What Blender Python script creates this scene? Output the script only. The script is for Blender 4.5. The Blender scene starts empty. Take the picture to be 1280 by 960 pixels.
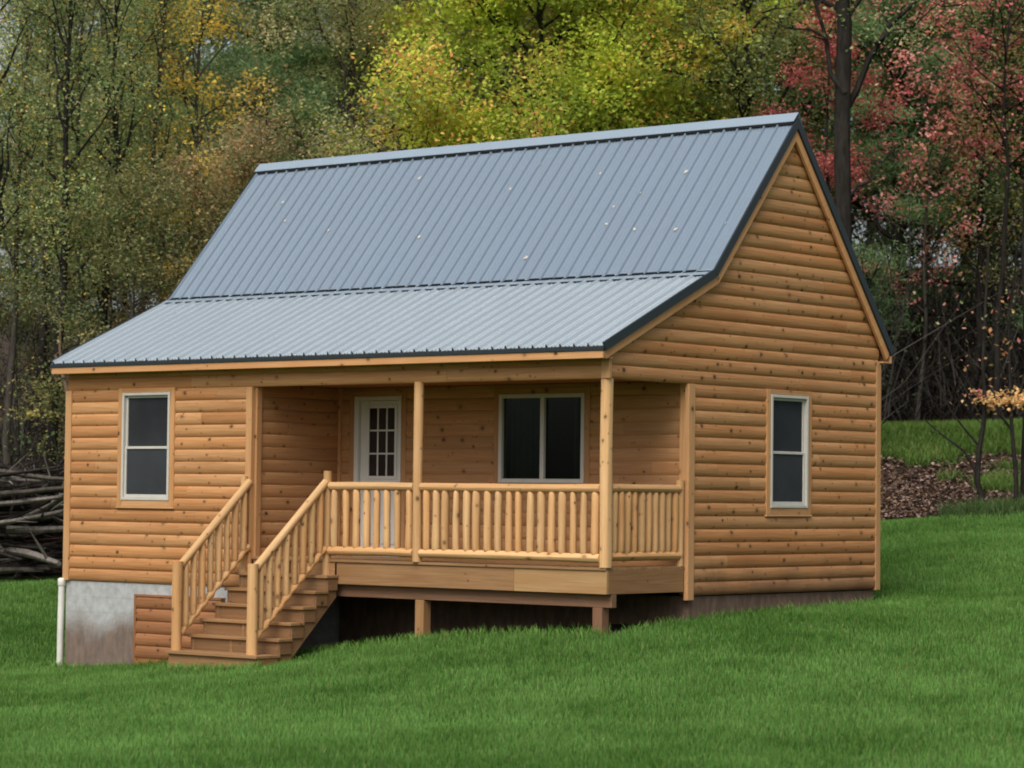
import bpy, math, random
import numpy as np
from mathutils import Vector, Matrix

random.seed(7)
RNG = np.random.default_rng(11)
scene = bpy.context.scene
COL = scene.collection
R = math.radians

# ------------------------------------------------------------------ camera frame
CAM = Vector((27.6095, -24.3805, 0.7852))
YAW, PITCH, ROLL, FPX = 0.6862, 0.0414, 0.0113, 3400.28
FW = Vector((-math.sin(YAW), math.cos(YAW), 0.0))
RT = Vector((math.cos(YAW), math.sin(YAW), 0.0))

def sd_to_xy(s, d):
    """lateral / depth (metres, seen from the viewpoint) to world x, y"""
    return (CAM.x + RT.x * s + FW.x * d, CAM.y + RT.y * s + FW.y * d)

def xy_to_sd(x, y):
    return ((x - CAM.x) * RT.x + (y - CAM.y) * RT.y, (x - CAM.x) * FW.x + (y - CAM.y) * FW.y)

def us(u, d):
    return (u - 640.0) / FPX * d

# ------------------------------------------------------------------ generic helpers
def link(o, parent=None):
    COL.objects.link(o)
    if parent is not None:
        o.parent = parent
    return o

def tag(o, label=None, cat=None, group=None, kind=None):
    if label: o['label'] = label
    if cat: o['category'] = cat
    if group: o['group'] = group
    if kind: o['kind'] = kind
    return o

def empty(name, loc=(0, 0, 0), rz=0.0):
    o = bpy.data.objects.new(name, None)
    o.location = loc
    o.rotation_euler = (0, 0, rz)
    o.empty_display_size = 0.3
    return link(o)

def copy_tree(o, parent=None):
    c = o.copy()
    link(c, parent)
    for ch in list(o.children):
        copy_tree(ch, c)
    return c

class MB:
    """collects faces (with along-grain UVs and a random number per face) into one mesh"""
    def __init__(self):
        self.v, self.f, self.uv, self.r, self.sm = [], [], [], [], []
    def face(self, pts, uvs=None, r=0.5, smooth=False):
        n = len(self.v)
        self.v.extend([tuple(p) for p in pts])
        self.f.append(tuple(range(n, n + len(pts))))
        self.uv.append(uvs if uvs else [(0, 0)] * len(pts))
        self.r.append(r)
        self.sm.append(smooth)
    def grid(self, rows, uvrows, r=0.5, smooth=True, flip=False):
        """rows: list of point rows (shared verts)"""
        n = len(self.v)
        m = len(rows[0])
        for row in rows:
            self.v.extend([tuple(p) for p in row])
        for i in range(len(rows) - 1):
            for j in range(m - 1):
                a, b, c, d = n + i * m + j, n + i * m + j + 1, n + (i + 1) * m + j + 1, n + (i + 1) * m + j
                u = [uvrows[i][j], uvrows[i][j + 1], uvrows[i + 1][j + 1], uvrows[i + 1][j]]
                idx = (a, b, c, d)
                if flip:
                    idx = idx[::-1]; u = u[::-1]
                self.f.append(idx); self.uv.append(u); self.r.append(r); self.sm.append(smooth)
    def box(self, x0, x1, y0, y1, z0, z1, grain='x', r=None):
        if r is None: r = random.random()
        P = lambda i, j, k: ((x0, x1)[i], (y0, y1)[j], (z0, z1)[k])
        quads = [(P(0,0,0),P(1,0,0),P(1,0,1),P(0,0,1)), (P(1,1,0),P(0,1,0),P(0,1,1),P(1,1,1)),
                 (P(1,0,0),P(1,1,0),P(1,1,1),P(1,0,1)), (P(0,1,0),P(0,0,0),P(0,0,1),P(0,1,1)),
                 (P(0,0,1),P(1,0,1),P(1,1,1),P(0,1,1)), (P(0,1,0),P(1,1,0),P(1,0,0),P(0,0,0))]
        g = 'xyz'.index(grain)
        o = [k for k in (0, 1, 2) if k != g]
        n = len(self.v)
        vs = [P(i, j, k) for k in (0, 1) for j in (0, 1) for i in (0, 1)]
        self.v.extend(vs)
        for q in quads:
            self.f.append(tuple(n + vs.index(p) for p in q))
            self.uv.append([(p[g], p[o[0]] + p[o[1]]) for p in q])
            self.r.append(r); self.sm.append(False)
    def prism_x(self, poly, x0, x1, r=0.5):
        """extrude a (y,z) polygon (counter-clockwise seen from +x) along x"""
        k = len(poly)
        n = len(self.v)
        self.v.extend([(x1, y, z) for y, z in poly] + [(x0, y, z) for y, z in poly])
        self.f.append(tuple(range(n, n + k))); self.uv.append([(y, z) for y, z in poly]); self.r.append(r); self.sm.append(False)
        self.f.append(tuple(range(n + 2 * k - 1, n + k - 1, -1))); self.uv.append([(y, z) for y, z in poly][::-1]); self.r.append(r); self.sm.append(False)
        acc = 0
        for i in range(k):
            j = (i + 1) % k
            L = math.dist(poly[i], poly[j])
            self.f.append((n + j, n + i, n + k + i, n + k + j))
            self.uv.append([(x1, acc + L), (x1, acc), (x0, acc), (x0, acc + L)]); acc += L
            self.r.append(r); self.sm.append(False)
    def tube(self, pts, radii, n=10, r=None, wob=0.0, caps=True, taper_tip=0.0):
        if r is None: r = random.random()
        pts = [Vector(p) for p in pts]
        rows, uvr, L = [], [], 0.0
        t0 = (pts[1] - pts[0]).normalized()
        ref = Vector((0, 0, 1)) if abs(t0.z) < 0.9 else Vector((1, 0, 0))
        side = t0.cross(ref).normalized()
        off = random.random() * 5
        ph = [random.random() * 6.28 for _ in range(3)]
        for i, p in enumerate(pts):
            if i > 0: L += (p - pts[i - 1]).length
            t = (pts[min(i + 1, len(pts) - 1)] - pts[max(i - 1, 0)]).normalized()
            side = (side - t * side.dot(t)).normalized()
            up = t.cross(side)
            row, uvrow = [], []
            for k in range(n + 1):
                a = 2 * math.pi * (k % n) / n
                rr = radii[i] * (1 + wob * (math.sin(2 * a + ph[0] + L * 3) + 0.6 * math.sin(3 * a + ph[1] - L * 5) + 0.5 * math.sin(ph[2] + L * 9)))
                row.append(p + side * (math.cos(a) * rr) + up * (math.sin(a) * rr))
                uvrow.append((L + off, 2 * math.pi * k / n * max(radii)))
            rows.append(row); uvr.append(uvrow)
        self.grid(rows, uvr, r, True, flip=True)
        if caps:
            b = rows[0][:-1]; e = rows[-1][:-1]
            self.face(b, [((q - pts[0]).dot(side) * 0.3, (q - pts[0]).z) for q in b], r)
            self.face(e[::-1], [((q - pts[-1]).x * .3, (q - pts[-1]).y) for q in e[::-1]], r)
    def log(self, a, b, rad, n=12, r=None, wob=0.03, tip=0.0, segs=7, sag=0.004):
        """peeled pole from a to b; tip > 0 gives whittled (pencil) ends of that length"""
        a, b = Vector(a), Vector(b)
        L = (b - a).length
        ts = [i / segs for i in range(segs + 1)]
        rr = [rad] * len(ts)
        if tip > 0:
            tt = tip / L
            ts = [0, tt * .5, tt] + [tt + (1 - 2 * tt) * i / segs for i in range(1, segs)] + [1 - tt, 1 - tt * .5, 1]
            rr = [rad * .5, rad * .85, rad] + [rad] * (segs - 1) + [rad, rad * .85, rad * .5]
        pts = []
        jx, jy = random.uniform(-sag, sag), random.uniform(-sag, sag)
        d = (b - a).normalized()
        s1 = d.cross(Vector((0.3, 0.2, 0.93) if abs(d.z) < .9 else (1, 0, 0))).normalized()
        s2 = d.cross(s1)
        for t in ts:
            w = math.sin(math.pi * t)
            pts.append(a.lerp(b, t) + s1 * (jx * w) + s2 * (jy * w))
        self.tube(pts, rr, n, r, wob)
    def build(self, name, mat, parent=None, bevel=0.0, seg=2):
        me = bpy.data.meshes.new(name)
        me.from_pydata(self.v, [], self.f)
        uvl = me.uv_layers.new(name='UVMap')
        uvl.data.foreach_set('uv', [c for u in self.uv for p in u for c in p])
        at = me.attributes.new('rnd', 'FLOAT', 'FACE')
        at.data.foreach_set('value', self.r)
        me.polygons.foreach_set('use_smooth', self.sm)
        me.materials.append(mat)
        me.update()
        o = bpy.data.objects.new(name, me)
        link(o, parent)
        if bevel > 0:
            m = o.modifiers.new('soft_edges', 'BEVEL')
            m.width = bevel; m.segments = seg; m.limit_method = 'ANGLE'; m.angle_limit = R(40)
        return o

def quads_mesh(name, V, F, colors, mat, parent=None):
    """V (n,3), F (m,4) or (m,3) numpy; colors (m,3) per face"""
    me = bpy.data.meshes.new(name)
    n, (m, k) = len(V), F.shape
    me.vertices.add(n)
    me.vertices.foreach_set('co', np.ascontiguousarray(V, dtype=np.float32).ravel())
    me.loops.add(m * k)
    me.loops.foreach_set('vertex_index', np.ascontiguousarray(F, dtype=np.int32).ravel())
    me.polygons.add(m)
    me.polygons.foreach_set('loop_start', np.arange(0, m * k, k, dtype=np.int32))
    at = me.attributes.new('col', 'FLOAT_COLOR', 'FACE')
    c4 = np.ones((m, 4), dtype=np.float32); c4[:, :3] = colors
    at.data.foreach_set('color', c4.ravel())
    me.materials.append(mat)
    me.update(calc_edges=True)
    o = bpy.data.objects.new(name, me)
    return link(o, parent)

# ------------------------------------------------------------------ materials
class NT:
    def __init__(self, name):
        self.m = bpy.data.materials.new(name)
        self.m.use_nodes = True
        self.t = self.m.node_tree
        self.b = self.t.nodes['Principled BSDF']
        self.out = self.t.nodes['Material Output']
    def n(self, typ, **kw):
        nd = self.t.nodes.new(typ)
        ins = kw.pop('ins', {})
        for k, v in kw.items(): setattr(nd, k, v)
        for k, v in ins.items(): self.put(nd, k, v)
        return nd
    def put(self, nd, k, v):
        if isinstance(v, bpy.types.NodeSocket): self.t.links.new(v, nd.inputs[k])
        else: nd.inputs[k].default_value = v
    def math(self, op, a, b=None, c=None, clamp=False):
        nd = self.n('ShaderNodeMath', operation=op, use_clamp=clamp)
        self.put(nd, 0, a)
        if b is not None: self.put(nd, 1, b)
        if c is not None: self.put(nd, 2, c)
        return nd.outputs[0]
    def mix(self, f, a, b, blend='MIX'):
        nd = self.n('ShaderNodeMix', data_type='RGBA', blend_type=blend)
        self.put(nd, 0, f)
        self.put(nd, 6, a if isinstance(a, bpy.types.NodeSocket) else (*a, 1))
        self.put(nd, 7, b if isinstance(b, bpy.types.NodeSocket) else (*b, 1))
        return nd.outputs[2]
    def ramp(self, x, lo, hi, a=0.0, b=1.0, smooth=True):
        nd = self.n('ShaderNodeMapRange', interpolation_type='SMOOTHSTEP' if smooth else 'LINEAR')
        for k, v in enumerate((x, lo, hi, a, b)): self.put(nd, k, v)
        return nd.outputs[0]
    def noise(self, vec, scale, detail=3, rough=.55, dim='3D'):
        nd = self.n('ShaderNodeTexNoise', noise_dimensions=dim)
        self.put(nd, 'Vector', vec); self.put(nd, 'Scale', scale); self.put(nd, 'Detail', detail); self.put(nd, 'Roughness', rough)
        return nd.outputs['Fac']
    def attr(self, name, out='Fac'):
        return self.n('ShaderNodeAttribute', attribute_name=name).outputs[out]
    def scaled(self, vec, s):
        nd = self.n('ShaderNodeVectorMath', operation='MULTIPLY')
        self.put(nd, 0, vec); self.put(nd, 1, s)
        return nd.outputs[0]
    def bump(self, h, strength, dist=.01):
        nd = self.n('ShaderNodeBump')
        self.put(nd, 'Height', h); self.put(nd, 'Strength', strength); self.put(nd, 'Distance', dist)
        self.put(self.b, 'Normal', nd.outputs[0])
    def base(self, c, rough=.6, spec=.5, metal=0):
        self.put(self.b, 'Base Color', c if isinstance(c, bpy.types.NodeSocket) else (*c, 1))
        self.put(self.b, 'Roughness', rough); self.put(self.b, 'Specular IOR Level', spec); self.put(self.b, 'Metallic', metal)
        return self.m

def wood(name, light, dark, knot=(.045, .018, .008), knots=1.0, dirt=0.0, dirtcol=(.07, .04, .03), rough=.55, tint=.25, grain=.5, kscale=4.2, reddish=(.94, .78, .64)):
    M = NT(name)
    uv = M.n('ShaderNodeTexCoord').outputs['UV']
    rnd = M.attr('rnd')
    cmb = M.n('ShaderNodeCombineXYZ')
    M.put(cmb, 0, M.math('MULTIPLY', rnd, 37.3)); M.put(cmb, 1, M.math('MULTIPLY', rnd, 91.7))
    add = M.n('ShaderNodeVectorMath', operation='ADD')
    M.put(add, 0, uv); M.put(add, 1, cmb.outputs[0])
    P = add.outputs[0]
    g1 = M.noise(M.scaled(P, (1.6, 46, 1)), 1.0, 4, .6)
    g2 = M.noise(M.scaled(P, (.7, 7, 1)), 1.0, 3, .5)
    g3 = M.noise(M.scaled(P, (.5, .9, 1)), 1.3, 2, .5)
    c = M.mix(M.ramp(g1, .3, .75), light, dark)
    c = M.mix(M.math('MULTIPLY', M.ramp(g2, .4, .75), .55 * grain * 2), c, tuple(a * b for a, b in zip(dark, (1.0, .92, .85))))
    # some boards redder / darker than others
    r2 = M.math('FRACT', M.math('MULTIPLY', rnd, 7.31))
    c = M.mix(M.math('MULTIPLY', r2, tint), c, M.mix(1.0, c, reddish, 'MULTIPLY'))
    r3 = M.math('FRACT', M.math('MULTIPLY', rnd, 23.17))
    lum = M.ramp(r3, 0, 1, .86, 1.08, False)
    lc = M.n('ShaderNodeCombineXYZ'); M.put(lc, 0, lum); M.put(lc, 1, lum); M.put(lc, 2, lum)
    c = M.mix(1.0, c, lc.outputs[0], 'MULTIPLY')
    c = M.mix(M.ramp(g3, .3, .8, 0, .45), c, M.mix(1.0, c, (.78, .72, .66), 'MULTIPLY'))
    # knots
    wob = M.n('ShaderNodeTexNoise'); M.put(wob, 'Vector', P); M.put(wob, 'Scale', 22.0)
    pw = M.n('ShaderNodeVectorMath', operation='MULTIPLY_ADD')
    M.put(pw, 0, wob.outputs['Color']); M.put(pw, 1, (.022, .022, 0)); M.put(pw, 2, P)
    for sc, thr, r0, r1, k in ((kscale, .52, .010, .034, 1.0), (kscale * 1.9, .82, .006, .015, .8)):
        vo = M.n('ShaderNodeTexVoronoi', voronoi_dimensions='2D', feature='F1')
        M.put(vo, 'Vector', M.scaled(pw.outputs[0], (.92, 1.1, 1))); M.put(vo, 'Scale', sc); M.put(vo, 'Randomness', 1.0)
        sep = M.n('ShaderNodeSeparateColor'); M.put(sep, 0, vo.outputs['Color'])
        rad = M.ramp(sep.outputs[1], 0, 1, r0 * sc, r1 * sc, False)
        rel = M.math('DIVIDE', vo.outputs['Distance'], rad)
        core = M.math('MULTIPLY', M.ramp(rel, .55, 1.1, 1, 0), M.math('GREATER_THAN', sep.outputs[0], thr))
        halo = M.math('MULTIPLY', M.ramp(rel, .8, 2.6, 1, 0), M.math('GREATER_THAN', sep.outputs[0], thr))
        c = M.mix(M.math('MULTIPLY', halo, .35 * knots * k), c, tuple(a * .62 for a in dark))
        c = M.mix(M.math('MULTIPLY', core, M.ramp(sep.outputs[2], 0, 1, .45, .95, False)), c, knot) if knots >= 1 else M.mix(M.math('MULTIPLY', core, .7 * knots), c, knot)
    if dirt > 0:
        geo = M.n('ShaderNodeNewGeometry').outputs['Position']
        sp = M.n('ShaderNodeSeparateXYZ'); M.put(sp, 0, geo)
        n = M.noise(geo, 2.3, 4)
        lvl = M.math('ADD', sp.outputs[2], M.math('MULTIPLY', M.math('SUBTRACT', n, .5), .5))
        c = M.mix(M.math('MULTIPLY', M.ramp(lvl, -.42, .12, dirt, 0), M.ramp(sp.outputs[0], 7.5, 9.0)), c, dirtcol)
    M.bump(g1, .45, .005)
    return M.base(c, rough + .12, .22)

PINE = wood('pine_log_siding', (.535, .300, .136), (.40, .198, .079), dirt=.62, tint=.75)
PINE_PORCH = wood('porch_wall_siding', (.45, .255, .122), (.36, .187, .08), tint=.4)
PINE_TRIM = wood('pine_trim_board', (.56, .325, .155), (.46, .245, .105), kscale=3.0, tint=.4)
FASCIA = wood('fascia_board', (.60, .34, .165), (.50, .265, .115), kscale=2.2, tint=.4)
PEELED = wood('peeled_pine_pole', (.70, .46, .235), (.56, .335, .15), kscale=3.6, tint=.7, knot=(.11, .045, .018))
PEELED_SHADE = wood('shaded_pine_pole', (.62, .39, .19), (.50, .29, .125), kscale=3.6, tint=.7, knot=(.11, .045, .018))  # darker copy of the peeled pole, shade put into the colour
TREATED = wood('treated_deck_lumber', (.36, .215, .105), (.26, .145, .065), kscale=2.0, tint=.5)
TREATED2 = wood('greenish_treated_lumber', (.40, .26, .125), (.32, .19, .085), kscale=1.6, knots=.4, tint=.3)
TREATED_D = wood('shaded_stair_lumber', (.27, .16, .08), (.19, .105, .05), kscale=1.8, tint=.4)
GIRDER = wood('brown_treated_beam', (.26, .145, .085), (.19, .10, .06), kscale=1.8, knots=.5, tint=.3)
CEIL = wood('porch_ceiling_board', (.40, .2, .08), (.31, .14, .05))

def metal_roof(name, col, rough):
    M = NT(name)
    geo = M.n('ShaderNodeNewGeometry').outputs['Position']
    n = M.noise(M.scaled(geo, (2.5, .7, .7)), 1.0, 3)
    n2 = M.noise(geo, 30, 2)
    c = M.mix(M.ramp(n, .3, .7, 0, .5), col, tuple(a * .86 for a in col))
    c = M.mix(M.ramp(n2, .62, .8, 0, .12), c, (.45, .47, .48))
    m = M.base(c, rough, .9)
    M.put(M.b, 'Coat Weight', .6); M.put(M.b, 'Coat Roughness', .22)
    M.put(M.b, 'Roughness', M.ramp(n, .2, .8, rough - .05, rough + .1))
    return m
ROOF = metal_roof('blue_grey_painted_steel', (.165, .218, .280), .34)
ROOF_LOW = metal_roof('sky_lit_blue_grey_steel', (.36, .415, .46), .30)  # same steel as the upper slope, its brighter sky light put into the colour
ROOF_CAP = metal_roof('ridge_cap_steel', (.25, .32, .39), .33)
TRIM_DARK = NT('dark_metal_trim'); TRIM_DARK = TRIM_DARK.base((.018, .026, .032), .45, .4)
RIB_DARK = NT('dark_gap'); RIB_DARK = RIB_DARK.base((.012, .013, .015), .8, .1)

def plain(name, col, rough=.5, spec=.4, var=.12, sc=6.0):
    M = NT(name)
    geo = M.n('ShaderNodeNewGeometry').outputs['Position']
    n = M.noise(geo, sc, 4)
    c = M.mix(M.ramp(n, .3, .75, 0, 1), col, tuple(a * (1 - var) for a in col))
    return M.base(c, rough, spec)
VINYL = plain('white_vinyl', (.52, .50, .45), .45, .4, .08)
DOOR_W = plain('white_door_paint', (.60, .60, .57), .5, .4, .06)
PVC = plain('white_plastic_pipe', (.72, .70, .64), .4, .4, .18, 3)
SCREEN = plain('dark_insect_screen', (.030, .033, .037), .75, .12, .35, 1.5)
SCREEN_LOW = plain('grey_insect_screen', (.040, .044, .050), .7, .15, .4, 1.2)
GLASS = plain('dark_window_glass', (.008, .011, .010), .07, .22, .7, 1.6)
def clear_glass(name, tint):
    M = NT(name)
    tr = M.n('ShaderNodeBsdfTransparent'); M.put(tr, 'Color', (*tint, 1))
    gl = M.n('ShaderNodeBsdfGlossy'); M.put(gl, 'Roughness', .04); M.put(gl, 'Color', (.8, .85, .85, 1))
    fr = M.n('ShaderNodeFresnel'); M.put(fr, 'IOR', 1.28)
    mx = M.n('ShaderNodeMixShader'); M.put(mx, 0, fr.outputs[0]); M.put(mx, 1, tr.outputs[0]); M.put(mx, 2, gl.outputs[0])
    M.t.links.new(mx.outputs[0], M.out.inputs[0])
    return M.m
GLASS = clear_glass('dark_window_glass', (.55, .62, .58))
CURTAIN = plain('grey_green_curtain', (.060, .078, .066), .9, .1, .3, 5)
LITE = plain('door_glass', (.036, .032, .029), .1, .3, .4, 3.0)

def foundation_mat():
    M = NT('parged_block_foundation')
    geo = M.n('ShaderNodeNewGeometry').outputs['Position']
    sp = M.n('ShaderNodeSeparateXYZ'); M.put(sp, 0, geo)
    n1 = M.noise(geo, 1.1, 5, .6); n2 = M.noise(geo, 9, 4); n3 = M.noise(M.scaled(geo, (3, 3, 1)), 4, 4)
    c = M.mix(M.ramp(n2, .25, .8), (.43, .44, .44), (.30, .305, .30))
    br = M.n('ShaderNodeTexBrick', offset=.5)
    cm = M.n('ShaderNodeCombineXYZ'); M.put(cm, 0, M.math('ADD', sp.outputs[0], sp.outputs[1])); M.put(cm, 1, sp.outputs[2])
    M.put(br, 'Vector', cm.outputs[0]); M.put(br, 'Scale', 1.0); M.put(br, 'Brick Width', .4); M.put(br, 'Row Height', .2); M.put(br, 'Mortar Size', .012); M.put(br, 'Mortar Smooth', .6)
    c = M.mix(M.math('MULTIPLY', br.outputs['Fac'], .22), c, (.26, .25, .24))
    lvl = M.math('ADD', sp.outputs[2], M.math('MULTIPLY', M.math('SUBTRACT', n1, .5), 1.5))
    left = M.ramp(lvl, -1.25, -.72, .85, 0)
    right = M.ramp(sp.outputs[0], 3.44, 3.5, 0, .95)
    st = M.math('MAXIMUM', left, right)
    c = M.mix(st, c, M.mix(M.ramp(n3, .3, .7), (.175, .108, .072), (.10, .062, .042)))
    M.bump(n2, .3, .01)
    return M.base(c, .9, .15)
FOUND = foundation_mat()

def leaf_mat(name, trans=.3, rough=.6, spec=.25, gain=1.0):
    M = NT(name)
    c = M.attr('col', 'Color')
    if gain != 1.0: c = M.mix(1.0, c, (gain, gain, gain), 'MULTIPLY')
    M.base(c, rough, spec)
    tr = M.n('ShaderNodeBsdfTranslucent'); M.put(tr, 'Color', c)
    mx = M.n('ShaderNodeMixShader'); M.put(mx, 0, trans); M.put(mx, 1, M.b.outputs[0]); M.put(mx, 2, tr.outputs[0])
    M.t.links.new(mx.outputs[0], M.out.inputs[0])
    return M.m
LEAF = leaf_mat('tree_leaf', .50, gain=3.5)
GRASS = leaf_mat('grass_blade', .32, .55, .25, gain=1.30)
LITTER = leaf_mat('dead_leaf', .1, .8, .1)

def bark(name, a, b, sc=14):
    M = NT(name)
    co = M.n('ShaderNodeTexCoord').outputs['Object']
    n = M.noise(M.scaled(co, (1, 1, .25)), sc, 5, .65); n2 = M.noise(co, 1.2, 3)
    c = M.mix(M.ramp(n, .3, .7), a, b)
    c = M.mix(M.ramp(n2, .4, .8, 0, .5), c, tuple(q * .5 for q in a))
    M.bump(n, .6, .03)
    return M.base(c, .9, .1)
BARK_D = bark('dark_bark', (.016, .014, .012), (.036, .031, .027))
BARK_M = bark('grey_brown_bark', (.05, .043, .036), (.10, .087, .072))
BARK_P = bark('pale_weathered_wood', (.13, .115, .10), (.24, .215, .19))
BARK_T = bark('tan_bare_wood', (.15, .10, .065), (.25, .18, .12))

# ------------------------------------------------------------------ terrain
CTRL = []          # (s, d, z)
def cw(x, y, z): s, d = xy_to_sd(x, y); CTRL.append((s, d, z - .085))
for p in [(0, 0, -1.49), (1.4, 0, -1.42), (-.2, -.6, -1.5), (3.4, -1.3, -1.31), (4.9, -1.2, -1.22), (6.2, .0, -.87), (8.85, 0, -.70), (9.05, 1.64, -.585),
          (9.05, 3.24, -.525), (9.05, 5.7, -.465), (9.6, 5.9, -.42), (3, 3, -1.0), (6, 3, -.75), (3, 5.5, -.8), (6, 5.5, -.6)]: cw(*p)
for u, d, z in [(0, 43, -.74), (80, 42.5, -.70), (1097, 45.2, .465), (1280, 45.5, .70), (1100, 51, 2.02), (1280, 51, 2.12), (1400, 51, 2.2), (1100, 53, 2.1), (1280, 53, 2.2), (1400, 45.5, .78),
                (0, 20, -1.36), (640, 20, -1.24), (1280, 20, -1.16), (-150, 20, -1.4), (1450, 20, -1.1), (0, 28, -1.50), (-100, 28, -1.5), (640, 26, -1.16),
                (1280, 27, -.86), (1500, 28, -.75), (1280, 34, -.40), (1500, 35, -.2), (-200, 35, -1.45), (-200, 43, -.75), (0, 52, -.2), (-200, 52, -.1),
                (640, 52, 1.4), (350, 52, .6), (640, 46, .1), (350, 45, -.45), (0, 36.5, -1.44), (1280, 40, .15), (1180, 48.5, 1.25)]:
    CTRL.append((us(u, d), d, z))
CT = np.array(CTRL)
def _phi(r2): return np.where(r2 > 1e-9, 0.5 * r2 * np.log(np.maximum(r2, 1e-9)), 0.0)
def _fit():
    X = CT[:, :2] / 10.0; n = len(X)
    K = _phi(((X[:, None] - X[None]) ** 2).sum(-1)) + np.eye(n) * 0.002
    A = np.zeros((n + 3, n + 3)); A[:n, :n] = K; A[:n, n] = 1; A[:n, n + 1:] = X; A[n, :n] = 1; A[n + 1:, :n] = X.T
    return X, np.linalg.solve(A, np.concatenate([CT[:, 2], np.zeros(3)]))
TX, TW = _fit()
def ground_sd(s, d):
    s = np.asarray(s, float); d = np.asarray(d, float)
    dc = np.clip(d, 19.0, 53.0); lim = 6.0 + dc * .16
    sc = np.clip(s, -lim, lim)
    q = np.stack([sc, dc], -1) / 10.0
    shp = q.shape[:-1]; q = q.reshape(-1, 2)
    out = np.empty(len(q))
    for i in range(0, len(q), 40000):
        b = q[i:i + 40000]
        out[i:i + 40000] = _phi(((b[:, None] - TX[None]) ** 2).sum(-1)) @ TW[:len(TX)] + TW[len(TX)] + (b / 1.0) @ TW[len(TX) + 1:]
    out = out.reshape(shp)
    e = np.clip(d - 54, 0, None)
    out = out + .13 * np.minimum(e, 70)
    out = out + np.where(d < 19, -.01 * np.minimum(19 - d, 60) * 0, 0)
    return out
def ground_xy(x, y):
    s, d = xy_to_sd(np.asarray(x, float), np.asarray(y, float))
    return ground_sd(s, d)
def gz(s, d): return float(ground_sd(np.array([s]), np.array([d]))[0])

# cheap value noise for placement masks
_perm = RNG.random((64, 64))
def vnoise(x, y):
    xi = np.floor(x).astype(int); yi = np.floor(y).astype(int); fx = x - xi; fy = y - yi
    fx = fx * fx * (3 - 2 * fx); fy = fy * fy * (3 - 2 * fy)
    g = lambda a, b: _perm[a % 64, b % 64]
    return (g(xi, yi) * (1 - fx) + g(xi + 1, yi) * fx) * (1 - fy) + (g(xi, yi + 1) * (1 - fx) + g(xi + 1, yi + 1) * fx) * fy
def fbm(x, y): return .5 * vnoise(x, y) + .3 * vnoise(x * 2.1 + 7, y * 2.1 + 3) + .2 * vnoise(x * 4.3 + 1, y * 4.3 + 9)

def lawn_mask(x, y):
    s, d = xy_to_sd(x, y)
    t = np.clip((s + 9) / 18, 0, 1)
    edge = 43.0 + 2.3 * t + (fbm(s * .9, d * .3 + 5) - .5) * 1.1
    m = (d < edge).astype(float)
    j = (fbm(x * 3.1, y * 3.1 + 40) - .5) * .45
    under = (x > 3.45) & (x < 9.0 + j * .3) & (y > -.10 + j) & (y < 5.7)
    house = (x > -.02) & (x < 9.06) & (y > -.01) & (y < 5.75)
    stair = (x > 3.42) & (x < 4.95) & (y > -1.36) & (y < .1)
    m[under | house | stair] = 0
    return m
def dirt_mask(x, y):
    return ((x > 3.2) & (x < 9.15) & (y > -.35) & (y < 5.9)).astype(float)
def bank_mask(s, d):
    """1 where the slope behind the lawn carries grass (else leaf litter)"""
    n = fbm(s * .55 + 3, d * .8 + 11)
    m = ((d > 48.9 + (n - .5) * 2.4) & (d < 54.5)).astype(float)
    m2 = (n > .67) & (d > 45.6) & (d < 48.6)
    return np.where((s > 2.0), np.maximum(m, m2 * 1.0), 0)

def build_ground():
    ds = np.concatenate([[-900, -400, -150, -60, -20, 0, 8, 14], np.arange(17, 60, .35), np.arange(60, 100, 3), [104, 112, 125, 150, 220, 400, 700, 1200]])
    ss = np.concatenate([[-1200, -600, -250, -120, -70, -45, -32, -24], np.arange(-20, 20.01, .35), [24, 32, 45, 70, 120, 250, 600, 1200]])
    S, D = np.meshgrid(ss, ds)
    Z = ground_sd(S, D)
    X = CAM.x + RT.x * S + FW.x * D; Y = CAM.y + RT.y * S + FW.y * D
    nr, nc = S.shape
    V = np.stack([X, Y, Z], -1).reshape(-1, 3)
    i = np.arange(nr - 1)[:, None] * nc + np.arange(nc - 1)[None]
    F = np.stack([i, i + 1, i + nc + 1, i + nc], -1).reshape(-1, 4)
    me = bpy.data.meshes.new('ground')
    me.from_pydata(V.tolist(), [], F.tolist())
    lm = lawn_mask(X, Y); s, d = S, D
    lm = np.where(dirt_mask(X, Y) > 0, 0, (d < 45.2).astype(float))
    bm = bank_mask(S, D)
    zc = np.stack([lm, bm, dirt_mask(X, Y), np.ones_like(lm)], -1).reshape(-1)
    at = me.attributes.new('zone', 'FLOAT_COLOR', 'POINT'); at.data.foreach_set('color', zc.astype(np.float32))
    me.polygons.foreach_set('use_smooth', [True] * len(me.polygons))
    M = NT('ground_surface')
    z = M.n('ShaderNodeSeparateColor'); M.put(z, 0, M.attr('zone', 'Color'))
    geo = M.n('ShaderNodeNewGeometry').outputs['Position']
    n1 = M.noise(geo, 7, 5, .65); n2 = M.noise(geo, .6, 3); n3 = M.noise(geo, 40, 3)
    lawn = M.mix(M.ramp(n1, .3, .7), (.034, .085, .012), (.055, .125, .020))
    litter = M.mix(M.ramp(n1, .3, .7), (.026, .019, .015), (.075, .048, .035))
    litter = M.mix(M.ramp(n3, .55, .7, 0, .5), litter, (.13, .085, .06))
    dirt = M.mix(M.ramp(n1, .3, .7), (.055, .036, .025), (.03, .02, .015))
    c = M.mix(M.ramp(z.outputs[0], .3, .7), litter, lawn)
    c = M.mix(M.ramp(z.outputs[1], .3, .7), c, lawn)
    c = M.mix(M.ramp(z.outputs[2], .3, .7), c, dirt)
    M.bump(n1, .5, .05)
    M.base(c, .95, .1)
    me.materials.append(M.m)
    o = bpy.data.objects.new('ground', me); link(o)
    tag(o, 'sloping lawn ground rising to the wooded hillside behind the cabin', kind='structure')
build_ground()

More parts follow.
